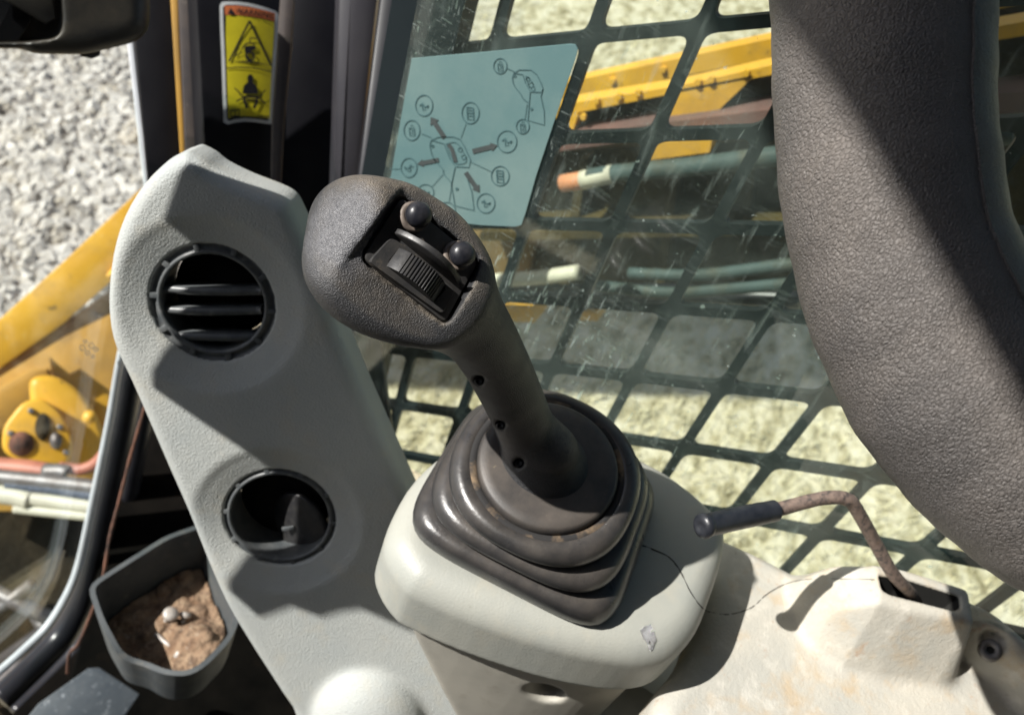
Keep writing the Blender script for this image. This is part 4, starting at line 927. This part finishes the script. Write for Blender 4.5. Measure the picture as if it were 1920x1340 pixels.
# ------------------------------------------------------------------ armrest
def armrest():
    ar = thing('armrest', 'thick curved dark leather-grained armrest hanging in front of the window', 'armrest', pt(1660, 300, .29))
    L_ = [(1446, -120), (1448, 0), (1452, 100), (1455, 210), (1463, 310), (1480, 420), (1504, 520), (1535, 610), (1572, 695), (1622, 780), (1682, 862), (1742, 932), (1805, 990), (1865, 1031), (1925, 1060), (2010, 1085)]
    R_ = [(1856, -120), (1853, 0), (1848, 100), (1848, 200), (1856, 310), (1873, 430), (1905, 530), (1948, 610), (2000, 680), (2055, 735), (2110, 780), (2160, 815), (2210, 842), (2250, 860), (2300, 870), (2360, 880)]
    C = []; r = []
    for i, (a, b) in enumerate(zip(L_, R_)):
        d = .285; c = (np.array(a)+np.array(b))/2; C.append(pt(*c, d)); r.append(np.linalg.norm(np.array(a)-np.array(b))/2*d/FPX*.985)
    C = catmull(C, 6); r = catmull(np.array(r)[:, None], 6)[:, 0]
    kk = np.arange(len(C)); r = r*(1+.006*np.sin(kk*.55)+.004*np.sin(kk*1.3+1))
    obj('padding', tube(C, r, 72), M_leather, ar)
    T = np.gradient(C, axis=0); T /= np.linalg.norm(T, axis=1)[:, None]; tc = EYE-C; tc -= T*(tc*T).sum(1)[:, None]; tc /= np.linalg.norm(tc, axis=1)[:, None]; sd_ = np.cross(tc, T)
    if sd_[5]@(CM@np.array([1, 0, 0])) < 0: sd_ = -sd_
    ph = math.radians(48); obj('mould_seam', tube(C+(tc*math.cos(ph)+sd_*math.sin(ph))*(r*.999)[:, None], .0006, 8), M_leather, ar)
armrest()

# ------------------------------------------------------------------ tray with dirt and screws
def tray():
    tz = -.37
    tr = thing('storage_tray', 'dark grey plastic tray with a notched rim low beside the trim', 'tray', pz(320, 1150, tz-.05))
    rim = [(163, 1098), (205, 1070), (310, 1004), (395, 975), (455, 1140), (437, 1195), (385, 1250), (350, 1268), (305, 1262), (270, 1238), (222, 1228), (185, 1165)]
    P = rpoly(np.array([pz(u, v, tz)[:2] for u, v in rim]), .010, 4); n = len(P)
    if 0.5*np.sum(P[:, 0]*np.roll(P[:, 1], -1)-np.roll(P[:, 0], -1)*P[:, 1]) < 0: P = P[::-1]
    I = inset(P, .0045); c = P.mean(0); V = []; F = []
    nt_ = pz(262, 1232, tz)[:2]
    def hh(p): return tz-.010*math.exp(-((np.linalg.norm(p-nt_)/.022)**2))
    B = c+(P-c)*.90; BI = c+(I-c)*.89; zb = tz-.064
    V += [(*p, zb) for p in B]; V += [(*p, hh(p)) for p in P]; V += [(*p, hh(p)+.0003) for p in I]; V += [(*p, zb+.003) for p in BI]
    for a in range(3):
        for k in range(n): F.append([a*n+k, a*n+(k+1) % n, (a+1)*n+(k+1) % n, (a+1)*n+k])
    F.append(list(range(n))[::-1]); F.append([3*n+k for k in range(n)])
    obj('bin', (V, F), M_tray, tr, sharp=50)
    cl = [(rng.uniform(P[:, 0].min(), P[:, 0].max()), rng.uniform(P[:, 1].min(), P[:, 1].max()), rng.uniform(.003, .012), rng.uniform(.0, .007)) for _ in range(120)]
    def lump(x, y):
        o = 0*x+0*y
        for a, b, r, h in cl: o = np.maximum(o, h*np.clip(1-((x-a)**2+(y-b)**2)/(r*r), 0, 1)**.6)
        return o
    def heap(x, y, z):
        d = sd_poly(BI*1.0, x, y); h = zb+.006+.030*np.exp(-(((x-hc[0])/.03)**2+((y-hc[1])/.045)**2))+lump(x, y)
        return np.maximum(np.maximum(d+.0005, (z-h)*.7), zb+.0035-z)
    hc = pz(385, 1225, zb+.02)[:2]
    o = obj('dirt', nets(heap, UP, (BI[:, 0].min()-.004, BI[:, 1].min()-.004, zb), (BI[:, 0].max()+.004, BI[:, 1].max()+.004, zb+.055), .0016), M_dirt); tag(o, 'brown dry dirt lying in the bottom of the tray', 'dirt', kind='stuff')
    for (u, v, e, l, s, lab) in ((312, 1162, (.15, -.25, .95), .022, 1., 'pale screw standing upright in the tray dirt'), (342, 1168, (.8, .3, .5), .010, .8, 'short pale screw leaning at the back of the tray dirt'), (312, 1205, (-.1, -.97, .1), .030, .8, 'pale screw lying flat in front of the upright one')):
        b = thing('screw', lab, 'screw', pz(u, v, zb+.020), 'loose screws in the tray'); f = Frame(ROOT[b.name], e, (1, .2, 0))
        obj('shank', lathe(f, [(0, -l*.5), (.0022*s, -l*.48), (.0024*s, l*.5)], 12), M_bolt, b); obj('head', lathe(f, [(.0025*s, l*.5), (.0068*s, l*.5+.0004), (.0070*s, l*.5+.003), (.005*s, l*.5+.005), (0, l*.5+.0052)], 18), M_bolt, b)
    V = []; F = []; q8 = np.array([(a, b_, c_) for a in (-1, 1) for b_ in (-1, 1) for c_ in (-1, 1)], float); qf = [(0, 1, 3, 2), (4, 6, 7, 5), (0, 4, 5, 1), (2, 3, 7, 6), (0, 2, 6, 4), (1, 5, 7, 3)]
    for i in range(420):
        p = c+(BI[rng.integers(n)]-c)*rng.random()**.5*.97; r = .0008+.0042*rng.random()**4; m3 = np.linalg.qr(rng.standard_normal((3, 3)))[0]
        zt = np.arange(zb+.003, zb+.055, .001); f_ = heap(p[0], p[1], zt); z0 = zt[np.argmax(f_ > 0)] if (f_ > 0).any() else zb+.01
        n0 = len(V); V += ((q8*r*rng.uniform(.5, 1.1, (8, 1))*[1, .8, .6])@m3+[p[0], p[1], z0+r*.3]).tolist(); F += [tuple(k+n0 for k in q) for q in qf]
    o = obj('crumbs', (V, F), mat('dirt crumb', (.38, .26, .17), (.2, .14, .1), 300, rough=.95), smooth=False); tag(o, 'loose crumbs of earth scattered over the dirt in the tray', 'crumbs', kind='stuff')
tray()
fl = facing(170, 1310, .93)
fb = obj('floor_bracket', prism(fl, fl.poly([(30, 1370), (72, 1318), (165, 1252), (185, 1250), (262, 1300), (215, 1370), (150, 1450), (0, 1450)]), -.02, 0, .002), M_plateb, sharp=35); tag(fb, 'scratched blue grey floor plate under the tray corner', 'floor plate')

# ------------------------------------------------------------------ outside, seen through the front window
def front_gear():
    ya = thing('digger_arm', 'yellow steel arm with a pinned boss outside the front window', 'excavator arm', pt(90, 740, 1.7))
    def sl(name, pts, d, mt, th=.06, bev=.01, par=ya, label=None):
        u = np.mean([p[0] for p in pts]); v = np.mean([p[1] for p in pts]); f = facing(u, v, d)
        return obj(name, prism(f, f.poly(pts), -th, 0, bev), mt, par, sharp=35, label=label)
    sl('top_flange', [(-60, 678), (-60, 650), (0, 598), (120, 490), (260, 358), (300, 330), (300, 440), (240, 500), (120, 606), (0, 690)], 1.62, M_yellow, .10, .003)
    sl('flange_lip', [(-60, 740), (0, 690), (120, 604), (260, 510), (300, 500), (300, 560), (240, 572), (120, 632), (0, 706), (-60, 752)], 1.66, mat('worn lip', (.36, .22, .09), (.15, .1, .08), 14, rough=.6), .04, .004, label='worn brownish lip of the flange')
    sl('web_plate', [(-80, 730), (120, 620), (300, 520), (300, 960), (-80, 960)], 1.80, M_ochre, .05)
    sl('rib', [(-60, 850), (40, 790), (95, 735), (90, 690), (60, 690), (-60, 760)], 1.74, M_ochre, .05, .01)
    sl('gusset', [(92, 668), (130, 700), (150, 690), (205, 730), (220, 800), (160, 790), (100, 740)], 1.70, M_yellow, .05, .01)
    f = facing(90, 790, 1.60)
    b = obj('boss', prism(f, rpoly(f.poly([(52, 706), (100, 700), (150, 730), (190, 790), (205, 850), (195, 905), (120, 880), (60, 790)]), .02), -.10, -.01, .012), M_yellow, ya)
    cover = obj('cover_plate', prism(f, rpoly(f.poly([(44, 752), (82, 746), (118, 778), (138, 830), (132, 866), (100, 872), (40, 866), (4, 846), (6, 800)]), .016), -.01, .026, .006), M_yellow, b)
    f2 = Frame(f.w([0, 0, .028]), f.e3, f.e1)
    for (u, v, a, c, mt) in ((80, 800, .011, .022, M_dark), (105, 826, .009, .014, M_steel), (40, 832, .018, .022, M_rust)):
        p = f2.px(u, v); obj('bolt', lathe(f2, [(a*1.12, 0), (a*1.05, .003), (a*.72, .0035), (a*.62, .007), (0, .007)], 20, p[:2], (1, c/a if u != 40 else 1.1)), mt, b)
    for (u, v) in ((58, 770), (112, 800), (124, 848), (20, 812)):
        p = f2.px(u, v, -.002); obj('cap_screw', lathe(f2, [(.0055, -.002), (.0055, .003), (.004, .0042), (0, .0042)], 6, p[:2]), M_steel, b, smooth=False)
    wb = catmull([pt(-60, 702, 1.66), pt(0, 668, 1.66), pt(120, 580, 1.66), pt(250, 482, 1.65)], 14)
    obj('weld_bead', tube(wb, .006+.0015*np.sin(np.arange(len(wb))*1.7), 8), M_yellow, ya)
    f3 = facing(160, 770, 1.58); p = f3.px(168, 782); obj('grease_cap', lathe(f3, [(.012, -.03), (.012, 0), (.008, .006), (0, .008)], 16, p[:2]), M_yellow, ya)
    rd = obj('red_rod', tube(catmull([pt(-60, 872, 1.5), pt(40, 878, 1.5), (pt(90, 885, 1.5))], 5), .0165, 16), M_red); tag(rd, 'salmon red round rod below the yellow boss', 'rod')
    rh = obj('rod_end', tube(catmull([pt(84, 884, 1.49), pt(118, 884, 1.49), pt(125, 886, 1.49)], 4), .0135, 14), M_steel, None); tag(rh, 'grey metal end fitting on the salmon red rod', 'rod end')
    hk = obj('red_hook', tube(catmull([pt(112, 876, 1.5), pt(150, 880, 1.5), pt(180, 868, 1.5), pt(205, 838, 1.5)], 6), .010, 12), M_red); tag(hk, 'curved red bar rising beside the window seal', 'bar')
    for nm, pts, r, mt, lab in (('pale_hose', [(-60, 922), (20, 928), (58, 938)], .0165, M_hosew, 'short thick pale hose reaching in from the frame edge'), ('blue_hose', [(15, 908), (90, 914), (220, 936)], .0115, M_hoseb, 'ribbed blue grey hose lying above the pale hoses'),
                                ('pale_hose', [(44, 932), (110, 940), (220, 956)], .0125, M_hosew, 'pale hose directly under the blue grey hose'), ('pale_hose', [(28, 952), (100, 960), (220, 972)], .0085, M_hosew, 'thin lowest pale hose below the others'),
                                ('grey_hose', [(-60, 888), (80, 902), (220, 918)], .013, M_steel, 'grey hose running under the red rod')):
        o = obj(nm, tube(catmull([pt(u, v, 1.48) for u, v in pts], 6), r, 14), mt); tag(o, lab, 'hose', 'hoses outside the front window')
    ch = thing('chassis', 'dark muddy chassis deck seen below the hoses through the front window', 'chassis', pt(80, 1100, 1.75))
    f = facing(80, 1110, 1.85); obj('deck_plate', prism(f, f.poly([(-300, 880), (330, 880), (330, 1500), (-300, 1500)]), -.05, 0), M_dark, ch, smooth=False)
    for a, b_, r, mt in (((-60, 1085), (92, 1158), .015, M_steel), ((-60, 1182), (60, 1095), .012, M_steel), ((70, 1150), (95, 1190), .016, M_steel), ((-30, 1262), (92, 1175), .014, M_pillarp), ((-60, 1320), (130, 1180), .010, M_steel)):
        obj('step_bar', tube([pt(*a, 1.72), (pt(*a, 1.72)+pt(*b_, 1.70))/2, pt(*b_, 1.70)], r, 10), mt, ch)
front_gear()

# ------------------------------------------------------------------ outside, seen through the side window
def boom_side():
    bm = thing('boom', 'yellow excavator boom lying beyond the window guard', 'excavator boom', pX(1250, 200, .85))
    def beam(name, top, bot, x0, x1, mt, par=bm, label=None):
        """plate between a top and a bottom line of pixels on the plane x0, going back to x1"""
        A = [pX(u, v, x0) for u, v in top]; B = [pX(u, v, x0) for u, v in bot][::-1]
        p = [(q[1], q[2]) for q in A+B]; n = len(p); V = [(x0, *q) for q in p]+[(x1, *q) for q in p]
        return obj(name, (V, [list(range(n))[::-1], list(range(n, 2*n))]+[[i, (i+1) % n, (i+1) % n+n, i+n] for i in range(n)]), mt, par, smooth=False, label=label)
    beam('top_flange', [(700, 242), (1085, 150), (1450, 72), (2100, -70)], [(700, 272), (1085, 184), (1450, 108), (2100, -32)], 1.00, 1.03, M_yellow)
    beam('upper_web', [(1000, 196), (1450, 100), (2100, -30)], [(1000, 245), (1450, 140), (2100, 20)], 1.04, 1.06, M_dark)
    beam('side_plate', [(700, 275), (1075, 193), (1270, 162), (1450, 122), (2100, 10)], [(700, 330), (1065, 215), (1240, 180), (1450, 140), (2100, 40)], .86, .89, M_yellow)
    beam('lower_web', [(700, 310), (1068, 215), (1450, 140), (2100, 30)], [(700, 420), (1060, 250), (1450, 200), (2100, 150)], .885, .92, M_dark)  # dark colour stands in for shade on the boom side
    beam('yellow_plate', [(1264, 170), (1330, 158), (1415, 142)], [(1250, 226), (1300, 218), (1348, 206)], .86, .88, M_yellow)  # sunlit patch of the boom side, its shadow edge cut into the outline
    beam('yellow_plate', [(1055, 215), (1085, 212)], [(1048, 262), (1070, 258)], .86, .88, M_yellow)
    beam('red_rail', [(1040, 262), (1200, 236), (1450, 205), (2100, 160)], [(1040, 285), (1200, 262), (1450, 240), (2100, 200)], .84, .90, mat('brown red rail', (.20, .10, .085), (.12, .075, .07), 14, rough=.6))
    beam('yellow_plate', [(1212, 268), (1335, 262)], [(1205, 302), (1330, 286)], .82, .84, M_yellow)
    # unseen slab added above and ahead of the cab to shade the ground
    nn = np.array([.766, .643]); dd = np.array([.643, -.766])
    obj('ground_shade_slab', prism(UP, [nn*a+dd*b for a, b in ((2.0, -2.35), (3.5, -2.35), (3.5, 1.6), (2.0, 1.6))], .9, 1.4), M_yellow, bm, smooth=False)
    for (u, v, x) in ((1120, 176, .86), (1162, 168, .86), (1198, 161, .86), (1095, 206, .86), (1310, 141, .86), (1335, 136, .86), (1400, 124, .86), (1245, 118, 1.0), (1150, 139, 1.0)):
        f_ = Frame(pX(u, v+12, x), (-1, 0, 0), (0, 1, 0)); obj('bolt', lathe(f_, [(.0042, 0), (.0042, .003), (.0036, .004), (0, .004)], 6), M_yellow, bm, smooth=False)
    M_olive = mat('olive brown shade', (.050, .038, .012), (.085, .06, .018), 7, rough=.8, spec=.2, spots=[((.025, .02, .012), 12, .5, .68, .8), ((.16, .11, .05), 30, .62, .76, .5)], bumps=[('noise', 50, .5, .01)])  # shadow on the boom side put into a dark olive colour
    dk = thing('shaded_boom_side', 'dark olive slab standing in for the shaded boom side beyond the glass', 'shaded boom side', pX(1200, 500, .95))
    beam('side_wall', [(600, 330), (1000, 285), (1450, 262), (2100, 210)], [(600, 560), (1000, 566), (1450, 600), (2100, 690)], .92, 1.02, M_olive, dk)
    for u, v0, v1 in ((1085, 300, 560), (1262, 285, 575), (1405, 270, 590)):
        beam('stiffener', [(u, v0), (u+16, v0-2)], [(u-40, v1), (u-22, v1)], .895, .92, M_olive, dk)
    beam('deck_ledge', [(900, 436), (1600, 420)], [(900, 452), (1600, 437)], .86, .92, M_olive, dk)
    beam('brown_panel', [(820, 440), (1010, 440)], [(800, 512), (985, 518)], .90, .915, mat('brown ochre panel', (.20, .13, .045), (.12, .08, .035), 10, rough=.7), dk)  # brown stands in for the boom's yellow side in shade
    beam('yellow_block', [(925, 574), (995, 577)], [(940, 603), (1003, 604)], .86, .90, M_yellow, dk); beam('yellow_block', [(1085, 584), (1117, 585)], [(1080, 600), (1120, 602)], .86, .90, M_yellow, dk)
    for nm, pts, x, r, mt, lab in (('orange_cap_hose', [(1105, 333), (1160, 325), (1300, 312), (1480, 290), (1900, 250)], .80, .0095, M_hoset, 'grey green hose with an orange end'), ('pale_hose', [(860, 535), (930, 526), (1010, 520), (1085, 510)], .82, .009, M_hosew, 'pale straight hose beyond the joystick head'),
                                   ('dark_hose', [(820, 548), (960, 552), (1200, 548), (1500, 560)], .84, .011, M_seal, 'black hose under the pale one'), ('grey_hose', [(1180, 512), (1300, 516), (1400, 506), (1520, 492), (1900, 470)], .80, .0065, M_hoset, 'upper of two grey green hoses low behind the glass'),
                                   ('grey_hose', [(1120, 536), (1250, 548), (1380, 540), (1520, 530), (1900, 520)], .80, .007, M_hoset, 'lower of two grey green hoses low behind the glass')):
        o = obj(nm, tube(catmull([pX(u, v, x) for u, v in pts], 6), r, 14), mt); tag(o, lab, 'hose', 'hoses along the boom')
        if nm == 'orange_cap_hose':
            obj('hose_end', tube([pX(1054, 344, .80), pX(1080, 340, .80), pX(1096, 337, .80)], .0095, 14), mat('orange cap', (.6, .25, .12), rough=.6), o); obj('lit_tip', tube([pX(1092, 338, .80), pX(1110, 334, .80), pX(1150, 326, .80)], [.0102, .010, .0097], 14), M_hosew, o)  # pale tip puts the hose's lit end into the colour
boom_side()
